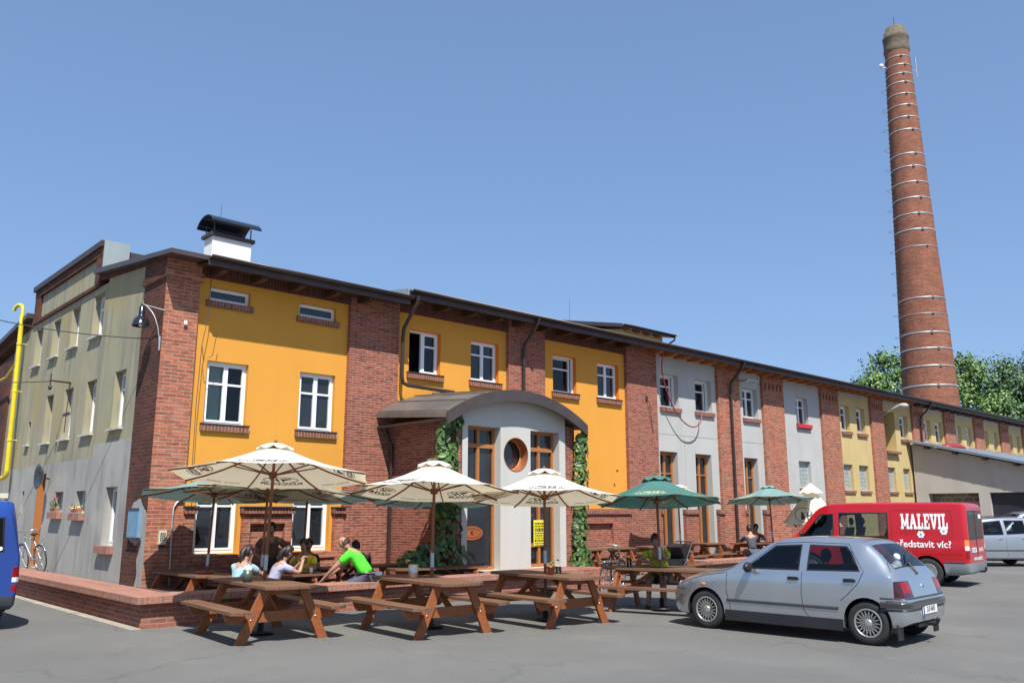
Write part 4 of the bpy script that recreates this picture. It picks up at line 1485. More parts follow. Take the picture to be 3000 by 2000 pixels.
def make_parasol(name, mat, ink, Rr, phi, ze, za, ph=2.55, label='', open_=1.0, group='parasols over the tables', par=0):
    """octagonal market parasol: Rr rib radius, ze edge height, za apex height"""
    t = thing('parasol', (0, 0, 0), label, 'parasol', group, world=False)
    b = MB()
    b.tube([(0, 0, 0), (0, 0, .9), (0, 0, za + .02)], [.027, .026, .022], 12)
    b.build('pole', 'pole', t)
    b = MB()
    b.tube([(0, 0, .90), (0, 0, 1.12)], .0295, 12)
    b.build('pole_sleeve', 'galv', t)
    b = MB()
    b.lathe((0, 0, 0), [(.0, .012), (.19, .012), (.19, .04), (.05, .05), (.04, .22), (.0, .22)], 20)
    b.build('base_plate', 'black', t)
    r0, z0 = .20, za - .07
    N = 8
    ang = [phi + 2 * PI * k / N for k in range(N)]
    def pt(k, u, mid=0.0, off=0.0):
        r = r0 + (Rr - r0) * u
        z = z0 + (ze - z0) * u - .05 * math.sin(PI * u) * (1 if True else 0)
        return V((r * math.cos(ang[k % N]), r * math.sin(ang[k % N]), z + off))
    b = MB()
    S = 6
    vs, fs = [], []
    for k in range(N):
        base = len(vs)
        for i in range(S + 1):
            u = i / S
            a, c = pt(k, u), pt(k + 1, u)
            m = (a + c) / 2 + V((0, 0, -.018 * u))
            mm = m.copy()
            if i == S:
                mm.xy *= .985
            vs += [a, mm, c]
        for i in range(S):
            for j in range(2):
                p = base + i * 3 + j
                fs.append((p, p + 3, p + 4, p + 1))
    b.add(vs, fs)
    can = b.build('canopy', mat, t)
    b = MB()    # vent cap: scalloped
    vs, fs = [(0, 0, za + .045)], []
    M_ = 32
    for k in range(M_):
        a = phi + 2 * PI * k / M_
        sc_ = abs(math.cos(4 * (a - phi)))       # 1 at ribs
        r = .28
        vs.append((.14 * math.cos(a), .14 * math.sin(a), za + .018))
        vs.append((r * math.cos(a), r * math.sin(a), z0 + .045 * (1 - sc_) - .012))
    for k in range(M_):
        j = (k + 1) % M_
        fs += [(0, 1 + 2 * k, 1 + 2 * j), (1 + 2 * k, 2 + 2 * k, 2 + 2 * j, 1 + 2 * j)]
    b.add(vs, fs)
    b.build('vent_cap', mat, t)
    b = MB()
    b.ball((0, 0, za + .06), .025, .025, .03, 8, 6)
    b.build('finial', 'pole', t)
    hz = ze + .02
    b = MB()
    b.lathe((0, 0, hz), [(.025, -.05), (.06, -.04), (.06, .04), (.025, .05)], 12)
    b.build('hub', 'pole', t)
    for k in range(N):
        b = MB()
        for u0, u1 in ((-.2, 0), (0, .25), (.25, .5), (.5, .75), (.75, .995)):
            b.bar(pt(k, u0, off=-.022), pt(k, u1, off=-.022), .015, .024)
        rb = b.build('rib', 'pole', t)
        b = MB()
        b.bar(V((.05 * math.cos(ang[k]), .05 * math.sin(ang[k]), hz)), pt(k, .36, off=-.035), .014, .02)
        b.build('strut', 'pole', rb)
    # printed lettering on the panels (the print shows through underneath)
    for k in range(N):
        a, c = ang[k], ang[k] + 2 * PI / N
        e = (pt(k + 1, 1) - pt(k, 1)).normalized()
        m1 = (pt(k, 1) + pt(k + 1, 1)) / 2
        m0 = (pt(k, .0) + pt(k + 1, .0)) / 2
        up = (m0 - m1).normalized()
        nn = e.cross(up)
        if nn.z < 0:
            nn = -nn
        def lay(p2, s, cx_, cy_, off):
            vs = []
            for x, y in p2[0]:
                q = m1 + up * (cy_ + y * s) + e * (cx_ + x * s)
                r_ = math.hypot(q.x, q.y)
                u = ((q - m1).dot(up)) / (m0 - m1).length
                sag = -.05 * math.sin(PI * min(1, max(0, u))) - .018 * (1 - u) * (1 - abs((q - m1).dot(e)) / max(.05, .39 * r_))
                vs.append(V((q.x, q.y, q.z + sag)) + nn * off)
            return vs
        b = MB()
        if k % 2 == par:
            s = Rr * .42
            for off in (.007, -.007):
                b.add(lay(LOGO, s, 0, Rr * .27, off), LOGO[1] if off > 0 else [tuple(reversed(f)) for f in LOGO[1]])
            b.build('printed_logo', ink, can)
        else:
            ln = polys2d([[(x0, 0), (x1, 0), (x1, .022), (x0, .022)] for x0, x1 in ((-.42, -.30), (-.285, -.14), (-.12, -.03), (.04, .14), (.155, .30), (.315, .40))])
            for off in (.007, -.007):
                b.add(lay(ln, Rr * .5, 0, Rr * .10, off), ln[1] if off > 0 else [tuple(reversed(f)) for f in ln[1]])
            b.build('printed_line', ink, can)
    return t
# left tip of the octagon looks towards the image left
PHI0 = math.atan2(-_R.y, -_R.x)
PAR = [
    (6.06, 11.98, 0, 'canvas', 'ink', 1.53, PHI0 + .54, 2.29, 2.76, 'largest white parasol with a grey oval logo, over the front left table'),
    (8.30, 10.86, 0, 'canvas', 'ink', 1.36, PHI0 + .75, 2.06, 2.53, 'white parasol second from the left, before the vine covered porch corner'),
    (10.25, 10.32, 0, 'canvas', 'ink', 1.32, PHI0 + .40, 1.98, 2.45, 'white parasol third from the left, in front of the round window'),
    (12.84, 9.94, 0, 'green', 'yprint', 1.24, PHI0 + .115, 1.94, 2.40, 'dark green parasol with a cream oval logo, above the man in lime green'),
    (7.62, 15.2, FLZ, 'canvas', 'ink', 1.56, PHI0 + .16, 2.27, 2.66, 'white parasol behind the largest one, above the group of friends'),
    (6.98, 16.15, FLZ, 'greenfade', 'yprint', 1.42, PHI0 + .05, 2.22, 2.60, 'faded green parasol in the corner bay beside the brick corner pillar'),
    (8.95, 16.05, FLZ, 'greenfade', 'yprint', 1.42, PHI0 + .25, 2.22, 2.58, 'faded green parasol half hidden between the two left white ones'),
    (11.25, 14.75, FLZ, 'greenfade', 'yprint', 1.42, PHI0 + .4, 2.12, 2.48, 'faded green parasol low in front of the vine covered porch side'),
    (21.7, 16.0, 0.02, 'canvas', 'ink', 1.36, PHI0 + .3, 2.10, 2.55, 'white parasol half hidden behind the dark green one'),
    (26.3, 15.6, 0.02, 'greenfade', 'yprint', 1.50, PHI0 + .2, 2.14, 2.62, 'green parasol farthest right, above the red shirted man'),
]
for i, (x, y, z, m, ink, rr, ph_, ze, za, lb) in enumerate(PAR):
    o = make_parasol('parasol', m, ink, rr, ph_, ze, za, label=lb, par=(1, 0, 1, 1, 0, 0, 1, 0, 1, 0)[i])
    o.location = (x, y, z)
    o.rotation_mode = 'QUATERNION'
    o.rotation_quaternion = V((0, 0, 1)).rotation_difference(V((_F.x * .10, _F.y * .10, 1)).normalized())
# half folded white parasol behind the red van
o = thing('parasol', (27.6, 14.9, 0.02), 'half folded white parasol with a round logo leaning behind the red van', 'parasol', 'parasols over the tables', world=False)
b = MB()
b.tube([(0, 0, 0), (.1, 0, 2.6)], .025, 10)
b.build('pole', 'pole', o)
b = MB()
vs, fs = [(.1, 0, 2.62)], []
N = 8
for k in range(N):
    for q in range(2):
        a = PHI0 + .2 + 2 * PI * (k + q * .5) / N
        r = (1.02 if q == 0 else .66)
        vs.append((.1 + .30 * (r / 1.12) * math.cos(a), .30 * (r / 1.12) * math.sin(a), 2.30 + .02 * q))
        vs.append((.05 + r * math.cos(a), r * math.sin(a), (1.30 if q == 0 else 1.42) + (.12 * math.cos(a - .6))))
n2 = 2 * N
for k in range(n2):
    j = (k + 1) % n2
    fs += [(0, 1 + 2 * k, 1 + 2 * j), (1 + 2 * k, 2 + 2 * k, 2 + 2 * j, 1 + 2 * j)]
b.add(vs, fs)
can = b.build('canopy', 'canvas', o)
b = MB()
vs, fs = [(.1, 0, 2.74)], []
for k in range(16):
    a = PHI0 + .2 + 2 * PI * k / 16
    vs.append((.1 + .40 * math.cos(a), .40 * math.sin(a), 2.36 + (.05 if k % 2 else 0)))
for k in range(16):
    fs.append((0, 1 + k, 1 + (k + 1) % 16))
b.add(vs, fs)
b.build('vent_cap', 'canvas', o)
lg = join2d(ellipse2d(0, .02, .30, .30, .022, 32), polys2d([[(.0, -.14), (.06, -.14), (.12, .16), (.06, .16)], [(.15, -.14), (.21, -.14), (.27, .16), (.21, .16)], [(.07, -.01), (.19, -.01), (.2, .04), (.08, .04)], [(-.12, -.14), (-.06, -.14), (0, .16), (-.06, .16)]]), shift2d(text2d('KOCOUR', .17, .003, 1.2), 0, -.40))
bv = BVHTree.FromPolygons([V(v) for v in can.data.vertices and [q.co for q in can.data.vertices]], [tuple(p.vertices) for p in can.data.polygons])
b = MB()
dirv = V((_F.x, _F.y, 0)).normalized()
vs = []
for x, y in lg[0]:
    s0 = V((0, 0, 0)) - dirv * 3 + V((_R.x, _R.y, 0)) * (-.34 + x * .85) + V((0, 0, 1.62 + y * .85))
    h = bv.ray_cast(s0, dirv)
    vs.append((h[0] if h[0] else s0 + dirv * 2.5) - dirv * .01)
b.add(vs, lg[1])
b.build('printed_logo', 'ink', can)
# ================================================================== VEHICLES (x forward from the rear bumper, y left, z up)
def pchip(pts):
    xs = [p[0] for p in pts]
    ys = [p[1] for p in pts]
    n = len(xs)
    h = [xs[i + 1] - xs[i] for i in range(n - 1)]
    d = [(ys[i + 1] - ys[i]) / h[i] for i in range(n - 1)]
    m = [0.0] * n
    m[0], m[-1] = d[0], d[-1]
    for i in range(1, n - 1):
        if d[i - 1] * d[i] > 0:
            w1, w2 = 2 * h[i] + h[i - 1], h[i] + 2 * h[i - 1]
            m[i] = (w1 + w2) / (w1 / d[i - 1] + w2 / d[i])
    def f(x):
        if x <= xs[0]:
            return ys[0]
        if x >= xs[-1]:
            return ys[-1]
        i = 0
        while x > xs[i + 1]:
            i += 1
        t = (x - xs[i]) / h[i]
        return ((1 + 2 * t) * (1 - t) ** 2 * ys[i] + t * (1 - t) ** 2 * h[i] * m[i] + t * t * (3 - 2 * t) * ys[i + 1] + t * t * (t - 1) * h[i] * m[i + 1])
    return f

def inside(poly, x, y):
    s = 0
    n = len(poly)
    for i in range(n):
        a, b = poly[i], poly[(i + 1) % n]
        c = (b[0] - a[0]) * (y - a[1]) - (b[1] - a[1]) * (x - a[0])
        if abs(c) < 1e-9:
            continue
        if s == 0:
            s = 1 if c > 0 else -1
        elif s * c < 0:
            return False
    return True

def cut(bm, poly, ax, filt, tag_):
    i, j = ax
    lo = [min(p[k] for p in poly) - .06 for k in (0, 1)]
    hi = [max(p[k] for p in poly) + .06 for k in (0, 1)]
    n = len(poly)
    for k in range(n):
        a, b = poly[k], poly[(k + 1) % n]
        co, no = [0, 0, 0], [0, 0, 0]
        co[i], co[j] = a
        no[i], no[j] = b[1] - a[1], -(b[0] - a[0])
        fs = []
        for f in bm.faces:
            if not filt(f):
                continue
            q = [v.co for v in f.verts]
            if max(v[i] for v in q) < lo[0] or min(v[i] for v in q) > hi[0] or max(v[j] for v in q) < lo[1] or min(v[j] for v in q) > hi[1]:
                continue
            fs.append(f)
        ge = set(fs)
        for f in fs:
            ge.update(f.edges)
            ge.update(f.verts)
        bmesh.ops.bisect_plane(bm, geom=list(ge), dist=1e-5, plane_co=co, plane_no=no)
    out = []
    for f in bm.faces:
        if filt(f):
            c = f.calc_center_median()
            if inside(poly, c[i], c[j]):
                f.material_index = tag_
                out.append(f)
    return out

def part_of(bm, tags, name, mat, parent, smooth=True, ang=30, mats=None):
    idx, vs, fs, ms = {}, [], [], []
    for f in bm.faces:
        if f.material_index in tags:
            q = []
            for v in f.verts:
                if v not in idx:
                    idx[v] = len(vs)
                    vs.append(v.co.copy())
                q.append(idx[v])
            fs.append(q)
    if not fs:
        return None
    b = MB()
    b.add(vs, fs, smooth)
    o = b.build(name, mat, parent)
    return sharpen(o, ang)

def make_wheel(t, x, y, r, wd, rr, style):
    """y: outer face; sign tells the side"""
    s = 1 if y > 0 else -1
    b = MB()
    pr = [(rr - .01, -wd), (rr + .02, -wd), (r - .03, -wd - .004), (r - .006, -wd + .02), (r, -wd + .045), (r, -.045), (r - .006, -.02), (r - .03, .004), (rr + .02, 0), (rr - .01, -.005)]
    b.lathe((x, y, r), [(p, q * s) for p, q in pr], 36, 'Y')
    for k in (-.3, 0, .3):
        pass
    ty = b.build('wheel', 'rubber', t)
    b = MB()
    b.lathe((x, y, r), [(rr, -.002 * s), (rr - .012, .006 * s), (rr - .022, -.004 * s), (rr - .028, -.05 * s), (rr - .03, -wd * s)], 32, 'Y')
    if style == 'mesh':
        n = 18
        for k in range(n):
            for dd in (-1, 1):
                a = 2 * PI * k / n
                a2 = a + dd * .36
                p = V((x + .045 * math.cos(a), y - .012 * s, r + .045 * math.sin(a)))
                q = V((x + (rr - .024) * math.cos(a2), y - .006 * s, r + (rr - .024) * math.sin(a2)))
                b.bar(p, q, .0075, .012, (0, s, 0))
        b.lathe((x, y - .01 * s, r), [(.055, -.02 * s), (.055, .006 * s), (.03, .012 * s), (0, .012 * s)], 16, 'Y')
        b.build('rim', 'alloy', ty)
    else:
        b.lathe((x, y - .02 * s, r), [(rr - .02, 0), (rr * .72, .012 * s), (rr * .55, -.01 * s), (.05, .012 * s), (0, .014 * s)], 24, 'Y')
        b.build('rim', 'alloy', ty)
    b = MB()
    b.lathe((x, y - .06 * s, r), [(rr - .02, 0), (0, 0)], 24, 'Y')
    b.build('brake_disc', 'black', ty)
    return ty

def make_seat(t, x, y, z, w=.5, h=.62):
    b = MB()
    n0 = 0
    b.prism([(x, y - w / 2, z), (x + .48, y - w / 2, z + .03), (x + .5, y - w / 2, z + .15), (x + .04, y - w / 2, z + .12)], (0, w, 0))
    b.prism([(x - .02, y - w / 2 + .02, z + .1), (x + .1, y - w / 2 + .02, z + .1), (x - .04, y - w / 2 + .06, z + h), (x - .15, y - w / 2 + .06, z + h)], (0, w - .1, 0))
    b.tube([(x - .11, y - .07, z + h - .02), (x - .125, y - .07, z + h + .1)], .008, 5)
    b.tube([(x - .11, y + .07, z + h - .02), (x - .125, y + .07, z + h + .1)], .008, 5)
    b.ball((x - .125, y, z + h + .15), .05, .15, .10, 12, 8)
    b.build('seat', 'seat', t)

def make_car(S):
    t = thing(S['name'], (0, 0, 0), S['label'], S['cat'], S.get('group'), world=False)
    L = S['L']
    zt, zb, wm, wt, z0 = (pchip(S[k]) for k in ('zt', 'zb', 'wm', 'wt', 'z0'))
    xs = sorted({0, .004, .012, .03, .055, .085, .12, L, L - .004, L - .012, L - .03, L - .06, L - .1} | {round(.16 + (L - .3) * i / 54, 4) for i in range(55)})
    cr_ = S.get('crown', .045)
    def ring(x):
        T, B, m, u, b0 = zt(x), min(zb(x), zt(x) - .03), wm(x), wt(x), z0(x)
        h = T - B
        c = min(cr_, h * .6)
        wb = m * .978
        u = min(u, wb - .01)
        H = B - b0
        zr = T - c
        p = [(0, b0), (m * .6, b0), (m * .93, b0 + .005), (m * .972, b0 + .05), (m * .988, b0 + H * .3), (m, b0 + H * .55), (m * .997, b0 + H * .8), (wb + (m - wb) * .55, B - .03), (wb, B)]
        for q in (.2, .4, .6, .8):
            bul = .014 * math.sin(PI * q) * min(1, h / .3)
            p.append((wb + (u - wb) * q + bul, B + (zr - B) * q))
        p += [(u, zr), (u - .03, zr + c * .40), (u * .86, zr + c * .62), (u * .6, zr + c * .86), (u * .3, zr + c * .97), (0, T)]
        return p
    b = MB()
    rings = []
    for x in xs:
        hf = ring(x)
        full = [(x, y, z) for y, z in hf] + [(x, -y, z) for y, z in reversed(hf[1:-1])]
        rings.append(full)
    k = len(rings[0])
    vs = [p for r_ in rings for p in r_]
    fs = []
    for i in range(len(rings) - 1):
        for j in range(k):
            j2 = (j + 1) % k
            fs.append((i * k + j, i * k + j2, (i + 1) * k + j2, (i + 1) * k + j))
    nh = len(ring(0))
    for base, rev in ((0, False), ((len(rings) - 1) * k, True)):
        for j in range(nh - 1):
            l1, l2 = base + j, base + j + 1
            r1, r2 = base + (k - j) % k, base + k - j - 1
            q = [l1, r1, r2, l2] if j else [l1, r2, l2]
            if j == nh - 2:
                q = [l1, r1, base + nh - 1]
            fs.append(tuple(q) if not rev else tuple(reversed(q)))
    bm = bmesh.new()
    bvs = [bm.verts.new(v) for v in vs]
    for f in fs:
        try:
            bm.faces.new([bvs[i] for i in f])
        except ValueError:
            pass
    bmesh.ops.recalc_face_normals(bm, faces=bm.faces)
    bmesh.ops.remove_doubles(bm, verts=bm.verts, dist=1e-5)
    bm.normal_update()
    bvh = BVHTree.FromBMesh(bm)
    def on_side(x, z, s, off=.004):
        h = bvh.ray_cast(V((x, s * 3, z)), V((0, -s, 0)))
        return h[0] + h[1] * off * (1 if h[1].y * s > 0 else -1) if h[0] else None
    def on_rear(y, z, off=.004):
        h = bvh.ray_cast(V((-3, y, z)), V((1, 0, 0)))
        return h[0] + h[1] * off * (1 if h[1].x < 0 else -1) if h[0] else None
    def on_top(x, y, off=.004):
        h = bvh.ray_cast(V((x, y, 5)), V((0, 0, -1)))
        return h[0] + h[1] * off * (1 if h[1].z > 0 else -1) if h[0] else None
    t['_x'] = 0
    # --- openings
    TAG = 1
    wins = []
    for nm, poly in S['side']:
        for s in (1, -1):
            TAG += 1
            cut(bm, poly, (0, 2), lambda f, s=s: f.normal.y * s > .35 and f.calc_center_median().z > S['belt'] - .12, TAG)
            wins.append((TAG, 'side_window', s))
    for nm, poly in S['topg']:
        TAG += 1
        cut(bm, poly, (0, 1), lambda f: f.normal.z > .25 and abs(f.normal.y) < .75 and f.calc_center_median().z > S['belt'] - .1, TAG)
        wins.append((TAG, nm, 0))
    for nm, poly in S.get('rearg', []):
        TAG += 1
        cut(bm, poly, (1, 2), lambda f: f.normal.x < -.35, TAG)
        wins.append((TAG, nm, 0))
    A = 90
    for ax_ in S['axles']:
        R_ = S['arch']
        pl = [(ax_ + R_ * math.cos(2 * PI * i / 26), S['wr'] + .015 + R_ * math.sin(2 * PI * i / 26)) for i in range(26)]
        cut(bm, pl, (0, 2), lambda f: abs(f.normal.y) > .35 and f.calc_center_median().z < S['wr'] + R_ + .1, A)
    for (x0, x1, z0_, z1, y0, tg) in S.get('zones', []):
        pl = [(x0, z0_), (x1, z0_), (x1, z1), (x0, z1)]
        cut(bm, pl, (0, 2), lambda f: f.material_index in (0, tg) and abs(f.calc_center_median().y) >= y0 - (.5 if y0 == 0 else 0), tg)
    for (x1, ya, za_, zb_, tg) in S.get('lamps', []):
        for s in (1, -1):
            pl = [(s * ya, za_), (s * 1.2, za_), (s * 1.2, zb_), (s * ya, zb_)]
            for f in cut(bm, pl, (1, 2), lambda f: f.material_index == 0 and f.calc_center_median().x < .5, 98):
                f.material_index = 0
        cut(bm, [(-.1, za_), (x1, za_), (x1, zb_), (-.1, zb_)], (0, 2), lambda f: f.material_index == 0 and abs(f.calc_center_median().y) > ya, tg)
    for (ya, yb, za_, zb_, tg) in S.get('rzones', []):
        for s in (1, -1):
            pl = [(s * ya, za_), (s * yb, za_), (s * yb, zb_), (s * ya, zb_)]
            cut(bm, pl, (1, 2), lambda f: f.material_index in (0, 70) and f.calc_center_median().x < .25 and f.normal.x < .2, tg)
    for tg, nm, s in wins:
        g_ = [f for f in bm.faces if f.material_index == tg]
        if not g_:
            continue
        r_ = bmesh.ops.inset_region(bm, faces=g_, thickness=S.get('seal', .022), depth=0, use_even_offset=True)
        for f in r_['faces']:
            f.material_index = 1000 + tg
    body = part_of(bm, {0}, 'body', S['paint'], t)
    for tg, nm, s in wins:
        o = part_of(bm, {tg}, nm, S['glass'], t)
        if o:
            part_of(bm, {1000 + tg}, 'window_seal', 'black', o)
    for tg, nm, mt in S.get('zmats', []):
        part_of(bm, {tg}, nm, mt, t)
    # --- arches and wheels
    for ax_ in S['axles']:
        for s in (1, -1):
            R_ = S['arch'] + .003
            b = MB()
            yo = wm(ax_) - .012
            n = 24
            vs = []
            for i in range(n + 1):
                a = -.35 + (PI + .7) * i / n
                for yy in (yo, yo - .34):
                    vs.append((ax_ + R_ * math.cos(a), s * yy, S['wr'] + .015 + R_ * math.sin(a)))
            b.add(vs, [(2 * i, 2 * i + 1, 2 * i + 3, 2 * i + 2) for i in range(n)], True)
            b.add(vs[1::2], [tuple(range(n + 1))])
            b.build('wheel_arch', 'black', t)
            make_wheel(t, ax_, s * (wm(ax_) - .025), S['wr'], S['ww'], S['rim'], S['rimstyle'])
    # --- lines on the panels
    def line(pts, r=.0045, mat='black', nm='panel_gap', par=body, sides=(1, -1), n=14):
        for s in sides:
            b = MB()
            q = []
            for i in range(len(pts) - 1):
                for k_ in range(n):
                    u = k_ / n
                    q.append(on_side(pts[i][0] * (1 - u) + pts[i + 1][0] * u, pts[i][1] * (1 - u) + pts[i + 1][1] * u, s, 0.0))
            q.append(on_side(*pts[-1], s, 0.0))
            q = [p for p in q if p]
            if len(q) > 1:
                b.tube(q, r, 5)
                b.build(nm, mat, par)
    for pts in S.get('gaps', []):
        line(pts)
    for (x0, x1, z0_, z1, mat, nm, th) in S.get('strips', []):
        for s in (1, -1):
            b = MB()
            vs, m_ = [], 24
            for i in range(m_ + 1):
                x = x0 + (x1 - x0) * i / m_
                for z, o_ in ((z0_, -.004), (z0_ + .01, th), (z1 - .01, th), (z1, -.004)):
                    p = on_side(x, z, s, o_)
                    vs.append(p if p else V((x, s * wm(x), z)))
            fs = []
            for i in range(m_):
                for j in range(3):
                    a = i * 4 + j
                    fs.append((a, a + 1, a + 5, a + 4))
            fs += [(0, 1, 2, 3), (m_ * 4, m_ * 4 + 1, m_ * 4 + 2, m_ * 4 + 3)]
            b.add(vs, fs)
            b.build(nm, mat, t)
    for x, z in S.get('handles', []):
        for s in (1, -1):
            b = MB()
            p = on_side(x, z, s, 0)
            if p:
                b.prism([(p.x - .075, p.y + s * .004, p.z - .02), (p.x + .075, p.y + s * .004, p.z - .024), (p.x + .085, p.y + s * .004, p.z + .012), (p.x + .06, p.y + s * .004, p.z + .026), (p.x - .06, p.y + s * .004, p.z + .026), (p.x - .085, p.y + s * .004, p.z + .01)], (0, s * .018, 0))
                b.build('door_handle', S.get('handlemat', 'black'), t)
    mx_, mz = S['mirror']
    for s in (1, -1):
        b = MB()
        p = on_side(mx_, mz, s, 0)
        b.bar((mx_, p.y - s * .02, mz), (mx_ - .02, p.y + s * .08, mz + .02), .05, .04)
        b.ball((mx_ - .03, p.y + s * .12, mz + .03), .055, .105, .075, 12, 8)
        b.build('wing_mirror', S.get('mirrormat', 'black'), t)
    # --- interior
    for (x, y, z) in S['seats']:
        make_seat(t, x, y, z)
    b = MB()
    x, y, z = S['dash']
    b.prism([(x, -y, z - .28), (x + .35, -y, z - .28), (x + .42, -y, z - .03), (x + .1, -y, z + .02), (x, -y, z - .05)], (0, 2 * y, 0))
    b.tube([V((x - .10, .34, z - .03)) + V((.10 * math.sin(a) * .5, .17 * math.cos(a), .17 * math.sin(a))) for a in [2 * PI * i / 20 for i in range(20)]], .013, 6, closed=True)
    b.bar((x - .1, .34, z - .03), (x + .1, .34, z - .12), .04, .04)
    b.build('dashboard', 'seat', t)
    return t, dict(side=on_side, rear=on_rear, top=on_top, body=body, bm=bm)

def drape(t, fn, p2, name, mat, mapf, off=.006):
    """flat lettering or a patch laid on the bodywork"""
    b = MB()
    vs = []
    for x, y in p2[0]:
        q = fn(*mapf(x, y))
        vs.append(q if q else V((0, 0, 0)))
    b.add(vs, p2[1])
    return b.build(name, mat, t)

def plate(t, x, y, z, txt, w=.52, h=.11, side=-1, tilt=0.0):
    b = MB()
    b.box(x - .008, x + .002, y - w / 2, y + w / 2, z - h / 2, z + h / 2)
    o = b.build('number_plate', 'plate', t)
    b = MB()
    b.add([(x - .010, y + w / 2 - .005, z - h / 2), (x - .010, y + w / 2 - .045, z - h / 2), (x - .010, y + w / 2 - .045, z + h / 2), (x - .010, y + w / 2 - .005, z + h / 2)], [(0, 1, 2, 3)])
    b.build('plate_band', 'euro', o)
    l = text2d(txt, h * .92, 0, .86)
    b = MB()
    b.add([(x - .011, y - .02 - q[0], z + q[1]) for q in l[0]], l[1])
    b.build('plate_lettering', 'textblack', o)
    return o

# ---------------------------------------------------------------- silver hatchback
HB = dict(name='hatchback_car', label='small silver five door hatchback parked nearest the camera, with lattice wheels', cat='car', L=3.71,
    zt=[(0, .585), (.012, .64), (.04, .74), (.09, .885), (.13, .945), (.19, 1.005), (.50, 1.30), (.58, 1.345), (.75, 1.375), (1.3, 1.398), (1.7, 1.378), (1.93, 1.325), (2.25, 1.155), (2.58, .955), (2.66, .925), (3.0, .862), (3.35, .775), (3.55, .68), (3.65, .58), (3.70, .49), (3.71, .46)],
    zb=[(0, .55), (.04, .66), (.09, .78), (.2, .90), (.5, .905), (1.4, .888), (2.5, .868), (2.68, .855), (3.0, .80), (3.4, .69), (3.6, .57), (3.71, .42)],
    wm=[(0, .62), (.015, .69), (.06, .745), (.2, .785), (.7, .808), (1.5, .815), (2.6, .81), (3.1, .80), (3.4, .765), (3.58, .685), (3.67, .60), (3.71, .52)],
    wt=[(0, .58), (.1, .66), (.2, .65), (.52, .565), (1.2, .575), (1.9, .57), (2.3, .635), (2.6, .70), (3.0, .695), (3.4, .65), (3.6, .55), (3.71, .44)],
    z0=[(0, .31), (.1, .26), (.6, .20), (3.0, .20), (3.45, .20), (3.71, .25)], belt=.88,
    side=[('f', [(2.33, .915), (1.87, 1.262), (1.445, 1.285), (1.445, .925)]), ('r', [(1.335, .928), (1.335, 1.287), (.80, 1.278), (.72, 1.2), (.575, .945)])],
    topg=[('windscreen', [(2.555, .60), (2.555, -.60), (1.99, -.51), (1.99, .51)]), ('rear_window', [(.185, .56), (.185, -.56), (.505, -.495), (.505, .495)])],
    axles=(.522, 2.994), arch=.315, wr=.285, ww=.165, rim=.188, rimstyle='mesh', paint='silver', glass='carglass',
    gaps=[[(2.60, .86), (2.62, .60), (2.56, .30)], [(1.40, .91), (1.42, .60), (1.40, .40), (1.30, .27)], [(.53, .95), (.60, .80), (.78, .62), (.86, .56)], [(2.36, .91), (1.86, 1.29), (1.40, 1.315), (.78, 1.305), (.545, .96)], [(2.64, .845), (3.0, .79), (3.45, .655)], [(.02, .585), (.25, .59)], [(3.35, .575), (3.62, .565)], [(.24, .585), (.30, .42)], [(3.40, .57), (3.35, .46)], [(.20, .95), (.33, 1.16), (.44, 1.32)]],
    strips=[(.90, 2.62, .425, .475, 'trim', 'side_moulding', .014), (.01, .30, .455, .475, 'trim', 'side_moulding', .006), (3.38, 3.66, .46, .485, 'trim', 'side_moulding', .006), (.85, 2.66, .16, .315, 'black', 'sill_trim', .006)],  # lowest strip: sill painted black for the shadow below the doors
    handles=[(1.53, .815), (.72, .825)], mirror=(2.22, .915), zones=[], rzones=[(.47, .70, .69, .825, 71)], lamps=[(.15, .45, .625, .84, 70)],
    zmats=[(70, 'taillight_base', 'lamp_smoke'), (71, 'taillight', 'lamp_red')],
    seats=[(1.35, .36, .36), (1.35, -.36, .36), (.52, .34, .36), (.52, -.34, .36)], dash=(2.1, .62, .93))
car, cf = make_car(HB)
b = MB()      # rear details
for s in (1,):
    b.tube([cf['top'](.24, .02, .018), cf['top'](.33, -.20, .014)], .009, 6)
    b.tube([cf['rear'](.02, .90, .012), cf['top'](.22, .02, .02)], .016, 8)
b.build('wiper', 'black', car)
plate(car, -.012, -.02, .455, '2L8 8683')
def bumper(z0, z1, off, mat, nm):
    pth = [(1, x) for x in (.33, .26, .18, .11, .07)] + [(0, y) for y in [.70 - 1.40 * i / 24 for i in range(25)]] + [(-1, x) for x in (.07, .11, .18, .26, .33)]
    b = MB()
    vs = []
    for k, q in pth:
        for z, o in ((z0, -.002), (z0 + .012, off), (z1 - .012, off), (z1, -.002)):
            r_ = cf['rear'](q, z, o) if k == 0 else cf['side'](q, z, k, o)
            vs.append(r_ if r_ else V((0, q if k == 0 else .7 * k, z)))
    fs = []
    for i in range(len(pth) - 1):
        for j in range(3):
            a = i * 4 + j
            fs.append((a, a + 1, a + 5, a + 4))
    b.add(vs, fs, True)
    sharpen(b.build(nm, mat, car), 40)
bumper(.49, .565, .022, 'silver', 'bumper_pad')
bumper(.452, .488, .006, 'trim', 'bumper_groove')
bumper(.565, .58, .003, 'trim', 'bumper_seam')
bumper(.60, .635, .004, 'trim', 'tailgate_strip')
b = MB()
b.tube([(.25, -.05, .24), (-.06, -.05, .25), (-.10, -.05, .29)], .02, 8)
b.ball((-.10, -.05, .32), .028, .028, .03, 10, 6)
b.bar((.05, -.32, .26), (.05, .32, .26), .05, .05)
b.build('tow_hitch', 'black', car)
